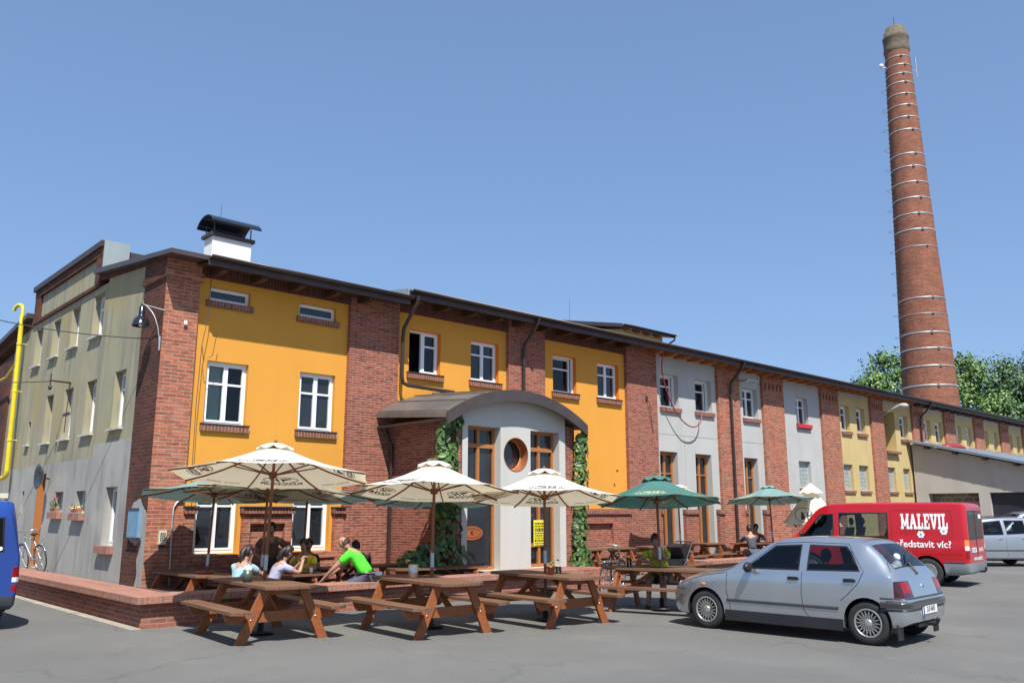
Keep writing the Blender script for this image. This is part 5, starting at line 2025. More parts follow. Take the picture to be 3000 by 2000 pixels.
for s in (1, -1):
    b = MB()
    b.box(.14, .155, s * .66 - .09, s * .66 + .09, .09, .30)
    b.build('mudflap', 'black', car)
    b = MB()
    p = cf['side'](3.02, .66, s, .003)
    b.ball(p, .045, .008, .022, 10, 6)
    b.build('side_indicator', 'lamp_orange', car)
    q = [cf['top'](x, s * .60, .002) for x in (.6, 1.0, 1.4, 1.8)]
em = cf['rear'](0, .755, .006)
b = MB()
b.prism([(em.x - .004, -.02, em.z), (em.x - .004, 0, em.z - .03), (em.x - .004, .02, em.z), (em.x - .004, 0, em.z + .03)], (-.004, 0, 0))
b.build('badge', 'alloy', car)
b = MB()
b.ball((.33, .10, 1.0), .07, .07, .09, 10, 8)
b.ball((.33, .10, 1.12), .055, .055, .055, 10, 8)
b.ball((.34, .28, .98), .09, .12, .06, 10, 8)
toy = b.build('parcel_shelf_toy', 'whitecup', car)
b = MB()
b.box(.14, .62, -.62, .62, .90, .915)
b.build('parcel_shelf', 'seat', car)
b = MB()
for s in (1, -1):
    b.prism([(3.66, s * .30, .56), (3.60, s * .60, .56), (3.54, s * .60, .67), (3.61, s * .30, .66)], (.02, 0, 0))
b.build('headlight', 'lamp_clear', car)
th = R(93)
car.location = (11.35 - math.cos(th) * 1.758 + math.sin(th) * .80 + .10, 6.75 - math.sin(th) * 1.758 - math.cos(th) * .80, 0)
car.rotation_euler = (0, 0, th)

# ---------------------------------------------------------------- red van
RV = dict(name='red_van', label='red van with white lettering and flowers parked behind the silver hatchback', cat='van', L=4.75, crown=.055,
    zt=[(0, 1.90), (.03, 1.95), (.10, 1.98), (.5, 1.995), (2.4, 2.005), (3.2, 1.985), (3.42, 1.93), (3.56, 1.86), (4.14, 1.27), (4.26, 1.18), (4.52, 1.06), (4.66, .93), (4.73, .72), (4.75, .55)],
    zb=[(0, 1.06), (3.4, 1.06), (4.1, 1.03), (4.5, .90), (4.68, .72), (4.75, .5)],
    wm=[(0, .91), (.03, .945), (.15, .965), (.5, .97), (3.8, .97), (4.25, .93), (4.58, .84), (4.75, .64)],
    wt=[(0, .83), (.1, .87), (3.2, .86), (3.55, .82), (4.1, .80), (4.5, .74), (4.75, .55)],
    z0=[(0, .32), (.3, .27), (4.3, .26), (4.75, .33)], belt=1.06,
    side=[('f', [(4.02, 1.10), (3.50, 1.70), (3.13, 1.72), (3.13, 1.10)]), ('m', [(3.0, 1.09), (3.0, 1.745), (1.78, 1.745), (1.78, 1.09)])],
    topg=[('windscreen', [(4.12, .73), (4.12, -.73), (3.60, -.70), (3.60, .70)])],
    rearg=[('rear_window', [(-.78, 1.10), (-.77, 1.78), (-.05, 1.79), (-.05, 1.10)]), ('rear_window', [(.05, 1.10), (.05, 1.79), (.77, 1.78), (.78, 1.10)])],
    axles=(.93, 3.78), arch=.38, wr=.335, ww=.20, rim=.2, rimstyle='steel', paint='red', glass='carglass', seal=.03,
    gaps=[[(3.06, 1.78), (3.06, .34)], [(1.70, 1.80), (1.70, .34)], [(.34, 1.78), (1.66, 1.80)], [(.34, 1.08), (1.66, 1.06)], [(.34, 1.78), (.30, 1.5), (.34, 1.08)], [(4.12, 1.03), (4.1, .55)], [(.1, .76), (3.0, .76)]],
    strips=[(.08, .55, .56, .60, 'trim', 'side_moulding', .01)],
    handles=[(3.2, .98)], mirror=(3.98, 1.16), zones=[(-.1, .56, .1, .56, 0, 60), (4.15, 4.8, .1, .52, 0, 60)], rzones=[], lamps=[(.07, .80, .66, .86, 72), (.07, .80, .86, .96, 73), (.07, .80, .96, 1.10, 74)],
    zmats=[(60, 'bumper', 'bumpgrey'), (72, 'taillight', 'lamp_red'), (73, 'reversing_light', 'lamp_clear'), (74, 'rear_indicator', 'lamp_orange')],
    seats=[(2.95, .45, .75), (2.95, -.45, .75), (1.95, .45, .72), (1.95, -.1, .72), (1.95, -.6, .72)], dash=(3.75, .8, 1.14))
van, vf = make_car(RV)
# slab-serif lettering
def slab(ch):
    s, h = .26, 1.0
    def bar(x0, x1, y0, y1):
        return [(x0, y0), (x1, y0), (x1, y1), (x0, y1)]
    def ser(x, w=.42, y=0):
        return bar(x - w / 2, x + w / 2, y, y + .16)
    if ch == 'M':
        return [bar(.10, .10 + s, .16, .84), bar(.84, .84 + s, .16, .84), [(.10, .84), (.36, .84), (.68, .25), (.54, .16)], [(1.10, .84), (.84, .84), (.52, .25), (.66, .16)], ser(.2, .4), ser(1.0, .4), bar(0, .40, .84, 1), bar(.80, 1.2, .84, 1)], 1.2
    if ch == 'A':
        return [[(.08, .16), (.32, .16), (.58, 1), (.36, 1)], [(.92, .16), (.62, .16), (.36, 1), (.62, 1)], bar(.3, .7, .33, .47), ser(.18, .38), ser(.80, .44)], 1.02
    if ch == 'L':
        return [bar(.12, .12 + s, .0, .84), bar(0, .50, .84, 1), bar(.0, .80, 0, .18), bar(.64, .80, .18, .42)], .82
    if ch == 'E':
        return [bar(.12, .12 + s, .0, 1), bar(0, .80, .84, 1), bar(.0, .82, 0, .16), bar(.38, .60, .42, .58), bar(.66, .80, .62, .84), bar(.68, .82, .16, .38)], .86
    if ch == 'V':
        return [[(.36, 0), (.60, 0), (.36, .84), (.08, .84)], [(.36, 0), (.60, 0), (.92, .84), (.68, .84)], bar(-.02, .46, .84, 1), bar(.56, 1.0, .84, 1)], .98
    return [bar(.1, .1 + s, .16, .84), ser(.23, .46), ser(.23, .46, .84)], .46
polys, x = [], 0
for ch in 'MALEVIL':
    p, wd = slab(ch)
    polys += [[(x + a, b_) for a, b_ in q] for q in p]
    x += wd + .06
W_ = x
MAL = polys2d(polys)
wid = 1.08
for s in (1, -1):
    f = (lambda X, Y: (1.47 - X * wid / W_, 1.345 + Y * .37, 1, .006)) if s == 1 else (lambda X, Y: (.40 + X * wid / W_, 1.345 + Y * .37, -1, .006))
    drape(van, vf['side'], MAL, 'white_lettering', 'textwhite', f)
    txt = text2d('představit víc?', .225, .004, 1.0)
    hw = max(p[0] for p in txt[0])
    f2 = (lambda X, Y: (.36 + hw - X, .985 + Y, 1, .006)) if s == 1 else (lambda X, Y: (.36 + hw + X, .985 + Y, -1, .006))
    drape(van, vf['side'], txt, 'white_lettering', 'textwhite', f2)
    for (fx, fz, fr) in ((1.02, 1.22, .085), (.50, 1.30, .085)):
        ps = []
        for k in range(6):
            a = 2 * PI * k / 6
            ps.append([(fx + fr * .62 * math.cos(a) + fr * .42 * math.cos(q * PI / 4), fz + fr * .62 * math.sin(a) + fr * .42 * math.sin(q * PI / 4)) for q in range(8)])
        fl = polys2d(ps)
        f3 = lambda X, Y: (X, Y, s, .009)
        fo = drape(van, vf['side'], fl, 'flower_sticker', 'textwhite', f3)
        drape(fo, vf['side'], polys2d([[(fx + .025 * math.cos(q * PI / 4), fz + .025 * math.sin(q * PI / 4)) for q in range(8)]]), 'flower_centre', 'bluebox', lambda X, Y: (X, Y, s, .012))
plate(van, -.012, .42, .86, '5L4 2277', .5, .11)
lt = text2d('MALEVIL', .13, .003)
drape(van, vf['rear'], lt, 'white_lettering', 'textwhite', lambda X, Y: (-.40 - X, 1.80 - .95 + Y, .006))
lt = text2d('www.malevil.cz', .15, .003)
drape(van, vf['rear'], lt, 'white_lettering', 'textwhite', lambda X, Y: (-X, .66 + Y, .006))
drape(van, vf['rear'], polys2d([[(-.68, 1.60), (-.38, 1.60), (-.38, 1.70), (-.68, 1.70)]]), 'window_sticker', 'textwhite', lambda X, Y: (X, Y, .008))
b = MB()
b.tube([(.3, -.1, .33), (-.1, -.1, .34), (-.13, -.1, .38)], .025, 8)
b.ball((-.13, -.1, .42), .035, .035, .035, 8, 6)
b.build('tow_hitch', 'black', van)
b = MB()
for y in (-.02, .02):
    b.tube([vf['rear'](y, z, 0) for z in (.6, .9, 1.2, 1.5, 1.8)], .006, 5)
b.build('door_gap', 'black', van)
th = R(98)
van.location = (22.85, 8.02, 0)
van.rotation_euler = (0, 0, th)

# ---------------------------------------------------------------- blue van at the left edge
BV = dict(RV)
BV.update(name='blue_van', label='dark blue van cut off by the left edge of the photo', L=4.7, paint='blue', rimstyle='steel',
    zt=[(0, 1.70), (.06, 1.86), (.16, 1.925), (.5, 1.95), (2.4, 1.96), (3.2, 1.945), (3.42, 1.90), (3.56, 1.83), (4.08, 1.27), (4.22, 1.17), (4.5, 1.02), (4.62, .9), (4.68, .70), (4.70, .55)],
    zb=[(0, 1.10), (3.4, 1.06), (4.1, 1.03), (4.5, .90), (4.64, .7), (4.70, .5)],
    wm=[(0, .86), (.03, .90), (.15, .915), (.5, .92), (3.8, .92), (4.25, .88), (4.55, .8), (4.70, .62)],
    wt=[(0, .70), (.16, .76), (3.2, .77), (3.55, .76), (4.1, .78), (4.5, .72), (4.70, .55)],
    rearg=[('rear_window', [(-.66, 1.14), (-.62, 1.66), (.62, 1.66), (.66, 1.14)])], strips=[], gaps=[[(3.06, 1.74), (3.06, .34)], [(1.70, 1.76), (1.70, .34)], [(4.1, 1.02), (4.1, .55)]],
    zones=[(-.1, .4, .1, .50, 0, 60), (4.15, 4.8, .1, .52, 0, 60)], lamps=[(.07, .80, .56, .66, 72), (.07, .80, .70, .77, 73), (.07, .80, .77, .92, 74)],
    zmats=[(60, 'bumper', 'trim'), (72, 'taillight', 'lamp_red'), (73, 'reversing_light', 'lamp_clear'), (74, 'brake_light', 'lamp_red')], glass='tint')
bvn, bf = make_car(BV)
plate(bvn, -.012, 0, .80, '3L1 4072')
b = MB()
b.box(.3, 3.2, -.70, .70, 1.955, 2.03)
b.build('roof_hatch', 'cream', bvn)
lt = polys2d([[(-.60 + .03 * math.cos(q * PI / 5), 1.20 + .03 * math.sin(q * PI / 5)) for q in range(10)]])
drape(bvn, bf['rear'], lt, 'heart_sticker', 'textwhite', lambda X, Y: (X, Y, .008))
bvn.location = (2.66, 14.95, 0)
bvn.rotation_euler = (0, 0, R(92))

# ---------------------------------------------------------------- silver estate at the right edge
ES = dict(HB)
ES.update(name='estate_car', label='silver high roofed estate car at the right edge behind the red van', L=4.2, paint='silver2', rimstyle='steel', crown=.05,
    zt=[(0, .66), (.02, .74), (.06, .92), (.10, 1.05), (.16, 1.15), (.36, 1.53), (.5, 1.585), (1.2, 1.61), (1.9, 1.60), (2.3, 1.55), (2.65, 1.36), (3.1, 1.06), (3.2, 1.02), (3.7, .92), (3.95, .82), (4.1, .68), (4.18, .54), (4.2, .48)],
    zb=[(0, .62), (.06, .85), (.16, 1.0), (.5, 1.02), (1.5, .98), (3.0, .94), (3.2, .93), (3.7, .86), (3.95, .74), (4.1, .62), (4.2, .44)],
    wm=[(0, .66), (.02, .74), (.1, .80), (.3, .83), (1.5, .845), (3.0, .84), (3.6, .83), (3.9, .79), (4.1, .68), (4.2, .55)],
    wt=[(0, .6), (.15, .68), (.4, .62), (1.5, .63), (2.3, .62), (2.7, .68), (3.1, .74), (3.6, .72), (4.0, .62), (4.2, .45)],
    z0=[(0, .32), (.3, .24), (3.6, .24), (4.2, .28)], belt=.98,
    side=[('f', [(2.85, 1.0), (2.30, 1.45), (1.72, 1.50), (1.72, 1.02)]), ('r', [(1.62, 1.03), (1.62, 1.50), (.95, 1.50), (.95, 1.06)]), ('q', [(.86, 1.07), (.86, 1.50), (.50, 1.48), (.36, 1.10)])],
    topg=[('windscreen', [(3.08, .66), (3.08, -.66), (2.36, -.56), (2.36, .56)]), ('rear_window', [(.19, .58), (.19, -.58), (.36, -.54), (.36, .54)])],
    axles=(.75, 3.36), arch=.34, wr=.315, ww=.19, rim=.21, glass='tint',
    gaps=[[(1.67, 1.0), (1.68, .6), (1.64, .32)], [(2.95, .95), (3.0, .6), (2.92, .32)], [(.9, 1.03), (.95, .8), (1.1, .6)]],
    strips=[(1.0, 3.0, .50, .55, 'trim', 'side_moulding', .012)], handles=[(1.85, .90), (1.05, .92)], handlemat='silver2', mirror=(2.72, 1.02), mirrormat='silver2',
    lamps=[(.12, .55, .75, 1.0, 71)], zmats=[(71, 'taillight', 'lamp_red')], seats=[(1.75, .38, .5), (1.75, -.38, .5), (.8, .36, .5), (.8, -.36, .5)], dash=(2.6, .68, 1.02))
est, ef = make_car(ES)
b = MB()
for s in (1, -1):
    b.tube([(x, s * .60, 1.63 if .6 < x < 2 else 1.58) for x in (.5, .65, 1.3, 2.0, 2.15)], .016, 6)
b.build('roof_rail', 'black', est)
est.location = (33.4, 9.65, 0)
est.rotation_euler = (0, 0, R(137.4))
e2 = copy_tree(est)
e2['label'] = 'second silver car whose roof shows behind the estate car at the right edge'
e2.location = (38.3, 9.6, 0.0)
e2.rotation_euler = (0, 0, R(132))
e2.scale = (1.06, 1.03, 1.12)
for a_ in (est, e2):
    a_['group'] = 'silver cars parked at the right edge'
for o in (car, van, bvn, est, e2):
    if '_x' in o:
        del o['_x']
# ================================================================== PEOPLE
M['skin'] = plain('skin', (0.42, 0.235, 0.165), 0.55, 0, 0.08, 6, spec=0.3)
M['skin2'] = plain('tanned_skin', (0.34, 0.18, 0.12), 0.55, 0, 0.08, 6, spec=0.3)
M['hairdark'] = plain('dark_hair', (0.018, 0.012, 0.009), 0.5, 0, 0.3, 20)
M['hairbrown'] = plain('brown_hair', (0.055, 0.03, 0.018), 0.5, 0, 0.3, 20)
M['lightblue'] = plain('light_blue_cotton', (0.30, 0.46, 0.52), 0.9, 0, 0.08, 6)
M['lilac'] = plain('lilac_cotton', (0.36, 0.37, 0.50), 0.9, 0, 0.08, 6)
M['yellowshirt'] = plain('yellow_cotton', (0.80, 0.58, 0.02), 0.9, 0, 0.08, 6)
M['greenshirt'] = plain('bright_green_jersey', (0.075, 0.72, 0.03), 0.8, 0, 0.06, 6)
M['limeshirt'] = plain('lime_cotton', (0.36, 0.48, 0.015), 0.9, 0, 0.08, 6)
M['brownshirt'] = plain('brown_cotton', (0.13, 0.075, 0.05), 0.9, 0, 0.12, 6)
M['blackshirt'] = plain('black_cotton', (0.015, 0.015, 0.02), 0.9, 0, 0.2, 6)
M['jacket'] = plain('dark_grey_jacket', (0.055, 0.062, 0.075), 0.8, 0, 0.15, 6)
M['redshirt'] = plain('red_cotton', (0.42, 0.03, 0.012), 0.9, 0, 0.1, 6)
M['jeans'] = plain('grey_blue_denim', (0.085, 0.095, 0.13), 0.9, 0, 0.15, 8)
M['shorts'] = plain('dark_shorts', (0.04, 0.028, 0.024), 0.9, 0, 0.15, 8)
M['shoe'] = plain('dark_shoe', (0.02, 0.02, 0.024), 0.6, 0, 0.15, 8)
M['eyewhite'] = plain('eye', (0.10, 0.08, 0.07), 0.2, 0, 0.0)

def skin_mesh(name, pts, edges, rad, mat, parent, root=0, sub=1):
    me = bpy.data.meshes.new('skeleton')
    me.from_pydata([V(p) for p in pts], edges, [])
    o = bpy.data.objects.new('skeleton', me)
    COL.objects.link(o)
    md = o.modifiers.new('Skin', 'SKIN')
    md.use_smooth_shade = True
    md.branch_smoothing = 0.4
    sv = me.skin_vertices[0].data
    for i, r in enumerate(rad):
        sv[i].radius = r if isinstance(r, tuple) else (r, r)
        sv[i].use_root = (i == root)
    s2 = o.modifiers.new('Sub', 'SUBSURF')
    s2.levels = sub
    s2.render_levels = sub
    dg = bpy.context.evaluated_depsgraph_get()
    m2 = bpy.data.meshes.new_from_object(o.evaluated_get(dg))
    bpy.data.objects.remove(o)
    bpy.data.meshes.remove(me)
    m2.name = name
    m2.materials.clear()
    m2.materials.append(M[mat])
    for p in m2.polygons:
        p.use_smooth = True
        p.material_index = 0
    ob = bpy.data.objects.new(name, m2)
    COL.objects.link(ob)
    ob.parent = parent
    return ob

def person(label, loc, face, lean=12, turn=0, arms=None, stand=False, shirt='lilac', legs='jeans', long_legs=True, hair='short', haircol='hairdark', skin='skin', long_sleeve=False, head_tilt=(0, 0.1), scale=1.0, seat=.45, seatdrop=0.0, knees=None):
    t = thing('person', loc, label, 'person', None, math.atan2(face[1], face[0]) - PI / 2, world=False)
    t.scale = (scale,) * 3
    a = R(lean)
    ph = .93 if stand else seat + .09
    pel = V((0, 0, ph))
    up = V((0, math.sin(a), math.cos(a)))
    fw = V((0, math.cos(a), -math.sin(a)))
    wst = pel + up * .14
    chs = pel + up * .33 + fw * -.01
    shb = pel + up * .47
    nk = pel + up * .56 + fw * .015
    hx, hy = head_tilt
    hd = (up + V((hx, hy, .5))).normalized()
    h0, h1, h2 = nk + hd * .075, nk + hd * .155, nk + hd * .245
    hf = V((math.sin(R(turn)), math.cos(R(turn)), 0))
    hf = (hf - hd * hf.dot(hd)).normalized()
    hr = hf.cross(hd)
    P, E, Rd = [], [], []
    def add(p, r, frm=None):
        P.append(V(p))
        Rd.append(r)
        if frm is not None:
            E.append((frm, len(P) - 1))
        return len(P) - 1
    ip = add(pel, (.15, .115))
    iw = add(wst, (.135, .10), ip)
    ic = add(chs, (.155, .11), iw)
    ish = add(shb, (.12, .085), ic)
    ink_ = add(nk, .056, ish)
    i0 = add(h0 + hf * .012, (.068, .078), ink_)
    i1 = add(h1 + hf * .008, (.078, .096), i0)
    i2 = add(h2 - hf * .01, (.052, .066), i1)
    nose = add(h1 + hf * .112 - hd * .022, .013, i1)
    arms = arms or {}
    AR = {}
    for s, nm in ((-1, 'l'), (1, 'r')):
        sp = shb + V((s * .185, 0, -.02)) + up * -.01
        el, ha = arms.get(nm, (sp + V((s * .05, .10, -.26)), sp + V((s * -.02, .34, -.28))))
        el, ha = V(el), V(ha)
        isp = add(sp, .062, ish)
        iel = add(el, .042, isp)
        fo = (ha - el)
        iwr = add(el + fo * .86, .028, iel)
        d = fo.normalized()
        pm = ha + d * .035
        ipm = add(pm, (.036, .02), iwr)
        side = d.cross(V((0, 0, 1)))
        if side.length < .1:
            side = V((1, 0, 0))
        side.normalize()
        dn = side.cross(d)
        if dn.z > 0:
            dn = -dn
        for k, (o_, ln) in enumerate(((-.03, .062), (-.01, .072), (.01, .068), (.028, .055))):
            f1 = add(pm + d * .045 + side * o_, .0095, ipm)
            f2 = add(pm + d * (.045 + ln * .55) + side * o_ * 1.1 + dn * .008, .0085, f1)
            add(pm + d * (.045 + ln) + side * o_ * 1.1 + dn * .028, .0075, f2)
        t1 = add(pm + d * .008 - side * s * .042, .010, ipm)
        add(pm + d * .05 - side * s * .052 + dn * .008, .0085, t1)
        AR[nm] = (sp, el, el + fo * .86)
    LG_ = {}
    for s, nm in ((-1, 'l'), (1, 'r')):
        hp = pel + V((s * .09, 0, -.03))
        if stand:
            kn = V((s * .11, .05, .48))
            an = V((s * .12, -.02, .09))
        else:
            kn, an = (knees or {}).get(nm, (V((s * .13, .43, seat + .05 - seatdrop)), V((s * .14, .40, .09 - seatdrop * 1.0))))
            kn, an = V(kn), V(an)
        fwd = V((0, 1, 0)) if not stand else V((s * .15, 1, 0)).normalized()
        te = an + fwd * .17 + V((0, 0, -.055))
        ihp = add(hp, .095, ip)
        ikn = add(kn, .062, ihp)
        icf = add(kn.lerp(an, .35) + V((0, -.015, 0)), .056, ikn)
        ian = add(an, .04, icf)
        add(te, (.042, .026), ian)
        LG_[nm] = (hp, kn, an, te)
    skin_mesh('body', P, E, Rd, skin, t)
    # shirt: torso with sleeves, slightly larger than the body
    P, E, Rd = [], [], []
    jp = add(pel + up * .01, (.165, .128))
    jw = add(wst, (.156, .118), jp)
    jc = add(chs, (.175, .125), jw)
    js = add(shb + up * .01, (.155, .105), jc)
    add(shb + up * .065, (.088, .074), js)
    for nm in 'lr':
        sp, el, wr = AR[nm]
        k = add(sp, .078, js)
        q = add(sp.lerp(el, .62), .066, k)
        if long_sleeve:
            q = add(el, .056, q)
            add(el.lerp(wr, .9), .040, q)
    skin_mesh('shirt', P, E, Rd, shirt, t)
    P, E, Rd = [], [], []
    jp = add(pel + V((0, 0, .03)), (.16, .125))
    for nm in 'lr':
        hp, kn, an, te = LG_[nm]
        k = add(hp, .108, jp)
        q = add(hp.lerp(kn, .8), .082, k)
        if long_legs:
            q = add(kn, .074, q)
            q = add(kn.lerp(an, .5), .066, q)
            add(kn.lerp(an, .92), .056, q)
    skin_mesh('trousers' if long_legs else 'shorts', P, E, Rd, legs, t)
    for nm in 'lr':
        hp, kn, an, te = LG_[nm]
        bk = (an - te)
        bk.z = 0
        bk.normalize()
        skin_mesh('shoe', [an + bk * .035 + V((0, 0, -.045)), an * .5 + te * .5 + V((0, 0, -.012)), te], [(0, 1), (1, 2)], [(.042, .045), (.047, .044), (.042, .03)], 'shoe', t)
    # hair: cap over the back and top of the skull
    b = MB()
    c = h1 + hd * .012
    if hair != 'bald':
        n, m = 18, 10
        vs, fs = [], []
        for i in range(m + 1):
            el_ = PI / 2 * 1.0 - i / m * (PI * .80)
            for j in range(n):
                az = 2 * PI * j / n
                d = hr * math.cos(el_) * math.sin(az) * .088 + hf * math.cos(el_) * math.cos(az) * .104 + hd * math.sin(el_) * .125
                front = max(0, math.cos(az))
                lim = -.35 - (.35 if hair == 'long' else 0)
                # face opening: pull the fringe up
                k = el_
                if front > .15:
                    k = max(el_, .18 + .45 * front)
                    d = hr * math.cos(k) * math.sin(az) * .088 + hf * math.cos(k) * math.cos(az) * .104 + hd * math.sin(k) * .125
                vs.append(c + d * 1.02)
        for i in range(m):
            for j in range(n):
                fs.append((i * n + j, (i + 1) * n + j, (i + 1) * n + (j + 1) % n, i * n + (j + 1) % n))
        b.add(vs, fs, True)
        if hair == 'long':
            b.tube([c - hf * .07 + hd * .02, c - hf * .115 - hd * .06, c - hf * .105 - hd * .16, c - hf * .09 - hd * .25], [.06, .055, .04, .012], 10)
        b.build('hair', haircol, t)
    else:
        for j in range(1):
            vs, fs = [], []
            n = 16
            for i in range(n + 1):
                az = PI * .42 + (2 * PI - PI * .84) * i / n
                for zz in (-.075, -.01):
                    k = 1.015
                    vs.append(c + (hr * math.sin(az) * .086 + hf * math.cos(az) * .100) * k * (1 if zz > -.05 else .93) + hd * zz)
            fs = [(2 * i, 2 * i + 2, 2 * i + 3, 2 * i + 1) for i in range(n)]
            b.add(vs, fs, True)
        b.build('hair', 'hairbrown', t)
    for s in (-1, 1):
        b = MB()
        b.ball(h1 + hf * .092 + hr * s * .031 + hd * .006, .009, .009, .007, 8, 6)
        b.build('eye', 'eyewhite', t)
        b = MB()
        b.ball(h1 + hr * s * .081 - hf * .004 - hd * .008, .012, .018, .028, 8, 6)
        b.build('ear', skin, t)
    b = MB()
    b.ball(h1 + hf * .093 - hd * .058, .022, .01, .006, 8, 6)
    b.build('mouth', 'redplastic' if False else 'terracotta', t)
    return t

Z = FLZ
def sh(lean, s, seat=.45):
    a = R(lean)
    return V((s * .185, math.sin(a) * .46, seat + .09 + math.cos(a) * .46 - .02))
# group of friends at the red bowl table
person('person in a light blue T-shirt with dark tied hair, leftmost of the group of friends', (6.86, 14.56, Z), (.80, .42), 22, 10, {'l': ((-.30, .36, .80), (-.12, .60, .82)), 'r': ((.26, .38, .80), (.10, .62, .82))}, shirt='lightblue', hair='long', head_tilt=(0, .25))
person('person in a lilac T-shirt leaning on both elbows beside the red bowl', (7.46, 14.52, Z), (.95, -.1), 26, -6, {'l': ((-.18, .50, .82), (.02, .60, 1.02)), 'r': ((.25, .46, .82), (.10, .58, 1.02))}, shirt='lilac', hair='long', head_tilt=(.1, .2))
person('person in a yellow T-shirt facing left across the table, hand raised to the chin', (8.80, 15.62, Z), (-.70, -.70), 14, 10, {'l': ((-.26, .30, .80), (-.10, .58, .84)), 'r': ((.24, .38, .82), (.06, .34, 1.06))}, shirt='yellowshirt', skin='skin2', head_tilt=(0, .1), seat=.48)
person('bald person in a bright green shirt and grey trousers leaning forward on the terrace wall', (9.22, 13.98, Z + .155), (-.60, .80), 40, -10, {'l': ((-.22, .52, .62), (-.16, .72, .44)), 'r': ((.24, .50, .66), (.14, .74, .48))}, shirt='greenshirt', legs='jeans', hair='bald', skin='skin', head_tilt=(0, .25), scale=1.16, seat=.40, seatdrop=.14)
person('person in a brown shirt standing and leaning over behind the group of friends', (8.50, 16.55, Z), (-.45, -.89), 24, 10, {'l': ((-.34, .12, 1.12), (-.20, .40, 1.05)), 'r': ((.34, .14, 1.10), (.22, .42, 1.02))}, stand=True, shirt='brownshirt', skin='skin2', legs='shorts', head_tilt=(0, .2))
person('person with brown hair and black top behind the yellow shirt by the window', (9.55, 16.95, Z), (-.3, -.95), 16, 0, None, shirt='blackshirt', haircol='hairbrown', skin='skin2', hair='long')
person('person all in black hunched behind the bright green shirt', (10.25, 15.8, Z), (.2, .98), 34, 0, None, shirt='blackshirt', long_sleeve=True, haircol='hairdark', head_tilt=(0, .4), scale=1.05)
# right-hand side
person('person in a lime green shirt and dark shorts alone at a table, head on hand', (13.42, 10.42, 0), (-.88, -.47), 26, 6, {'l': ((-.20, .44, .84), (-.02, .34, 1.06)), 'r': ((.28, .40, .82), (.06, .56, .80))}, shirt='limeshirt', legs='shorts', long_legs=False, skin='skin2', head_tilt=(0, .45), scale=1.05)
person('person in a dark grey jacket on the far terrace, hand at the face', (24.55, 15.32, .02), (.62, .78), 18, 10, {'l': ((-.26, .36, .82), (-.08, .56, .84)), 'r': ((.24, .40, .84), (.05, .34, 1.08))}, shirt='jacket', long_sleeve=True, head_tilt=(0, .2))
person('person in a red T-shirt facing the dark jacket across the far terrace table', (26.55, 16.45, .02), (-.72, -.69), 14, 0, {'l': ((-.28, .34, .82), (-.08, .52, .84)), 'r': ((.28, .34, .82), (.08, .52, .84))}, shirt='redshirt', haircol='hairdark', skin='skin2')
# ================================================================== SMALL THINGS
def solo(name, mb, mat, label, cat, group=None):
    return tag(mb.build(name, mat), label, cat, group)
# --- on the tables
def can_(x, y, z, label, mat='steel', napkin=True, r=.065, h=.17):
    t = thing('napkin_can', (x, y, z), label, 'napkin holder', 'cans on the tables')
    b = MB()
    b.lathe((x, y, z + .002), [(0, 0), (r, 0), (r, h), (r - .006, h), (r - .006, .02), (0, .02)], 20)
    b.build('can', mat, t)
    if napkin:
        b = MB()
        rnd = random.Random(5)
        for k in range(6):
            a = rnd.uniform(0, 6.28)
            q = V((x + .03 * math.cos(a), y + .03 * math.sin(a), z + .05))
            w = V((math.cos(a + 1.2), math.sin(a + 1.2), 0)) * .035
            hh = rnd.uniform(.17, .25)
            b.add([q - w, q + w, q + w * .6 + V((.01, 0, hh - .03)), q + V((0, .01, hh)), q - w * .7 + V((0, 0, hh - .06))], [(0, 1, 2, 3, 4)])
        b.build('napkin', 'textwhite', t)
    return t
can_(5.80, 11.95, .75, 'dark green tin of white napkins and cutlery on the front left table', 'greenbottle')
can_(8.02, 10.95, .75, 'plain bright steel can beside the second white parasol pole', 'steel', False, .075, .20)
b = MB()
b.lathe((8.20, 15.0, Z + .752), [(0, 0), (.11, 0), (.17, .10), (.18, .105), (.16, .10), (.10, .015), (0, .015)], 24)
b.mi = 1
b.ball((8.20, 15.0, Z + .84), .15, .15, .055, 14, 6)
tag(b.build('serving_bowl', ['redplastic', 'whitecup']), 'shallow red bowl heaped with white food on the table of the friends', 'bowl')
b = MB()
b.lathe((8.50, 14.88, Z + .752), [(0, 0), (.028, 0), (.034, .11), (.030, .11), (.026, .01), (0, .01)], 14)
solo('paper_cup', b, 'whitecup', 'small white cup standing right of the red bowl', 'cup')
t = thing('flower_pot', (10.08, 10.02, .75), 'terracotta pot with a small plant on the third table', 'plant pot')
b = MB()
b.lathe((10.08, 10.02, .752), [(0, 0), (.05, 0), (.072, .12), (.08, .12), (.08, .145), (.066, .145), (.06, .11), (0, .11)], 18)
b.build('pot', 'terracotta', t)
b = MB()
rnd = random.Random(4)
for k in range(26):
    d = V((rnd.gauss(0, .05), rnd.gauss(0, .05), abs(rnd.gauss(.05, .04))))
    leaf(b, V((10.08, 10.02, .88)) + d, d + V((0, 0, .05)), .05, rnd, rnd.choice([0, 1]))
b.build('foliage', ['leaf1', 'leaf2'], t)
def mug(x, y, z, label, h=.16, r=.045):
    b = MB()
    b.lathe((x, y, z + .002), [(0, 0), (r, 0), (r * 1.08, h), (r, h), (r * .92, .02), (0, .02)], 16)
    b.tube([(x + r, y, z + h * .8), (x + r + .04, y, z + h * .75), (x + r + .045, y, z + h * .3), (x + r, y, z + h * .2)], .008, 6)
    return solo('beer_mug', b, 'carglass', label, 'beer mug', 'empty glasses')
mug(12.52, 10.42, .75, 'empty glass mug on the table of the person in lime green')
mug(10.38, 10.15, .75, 'half hidden glass jar beside the terracotta pot', .11)
b = MB()
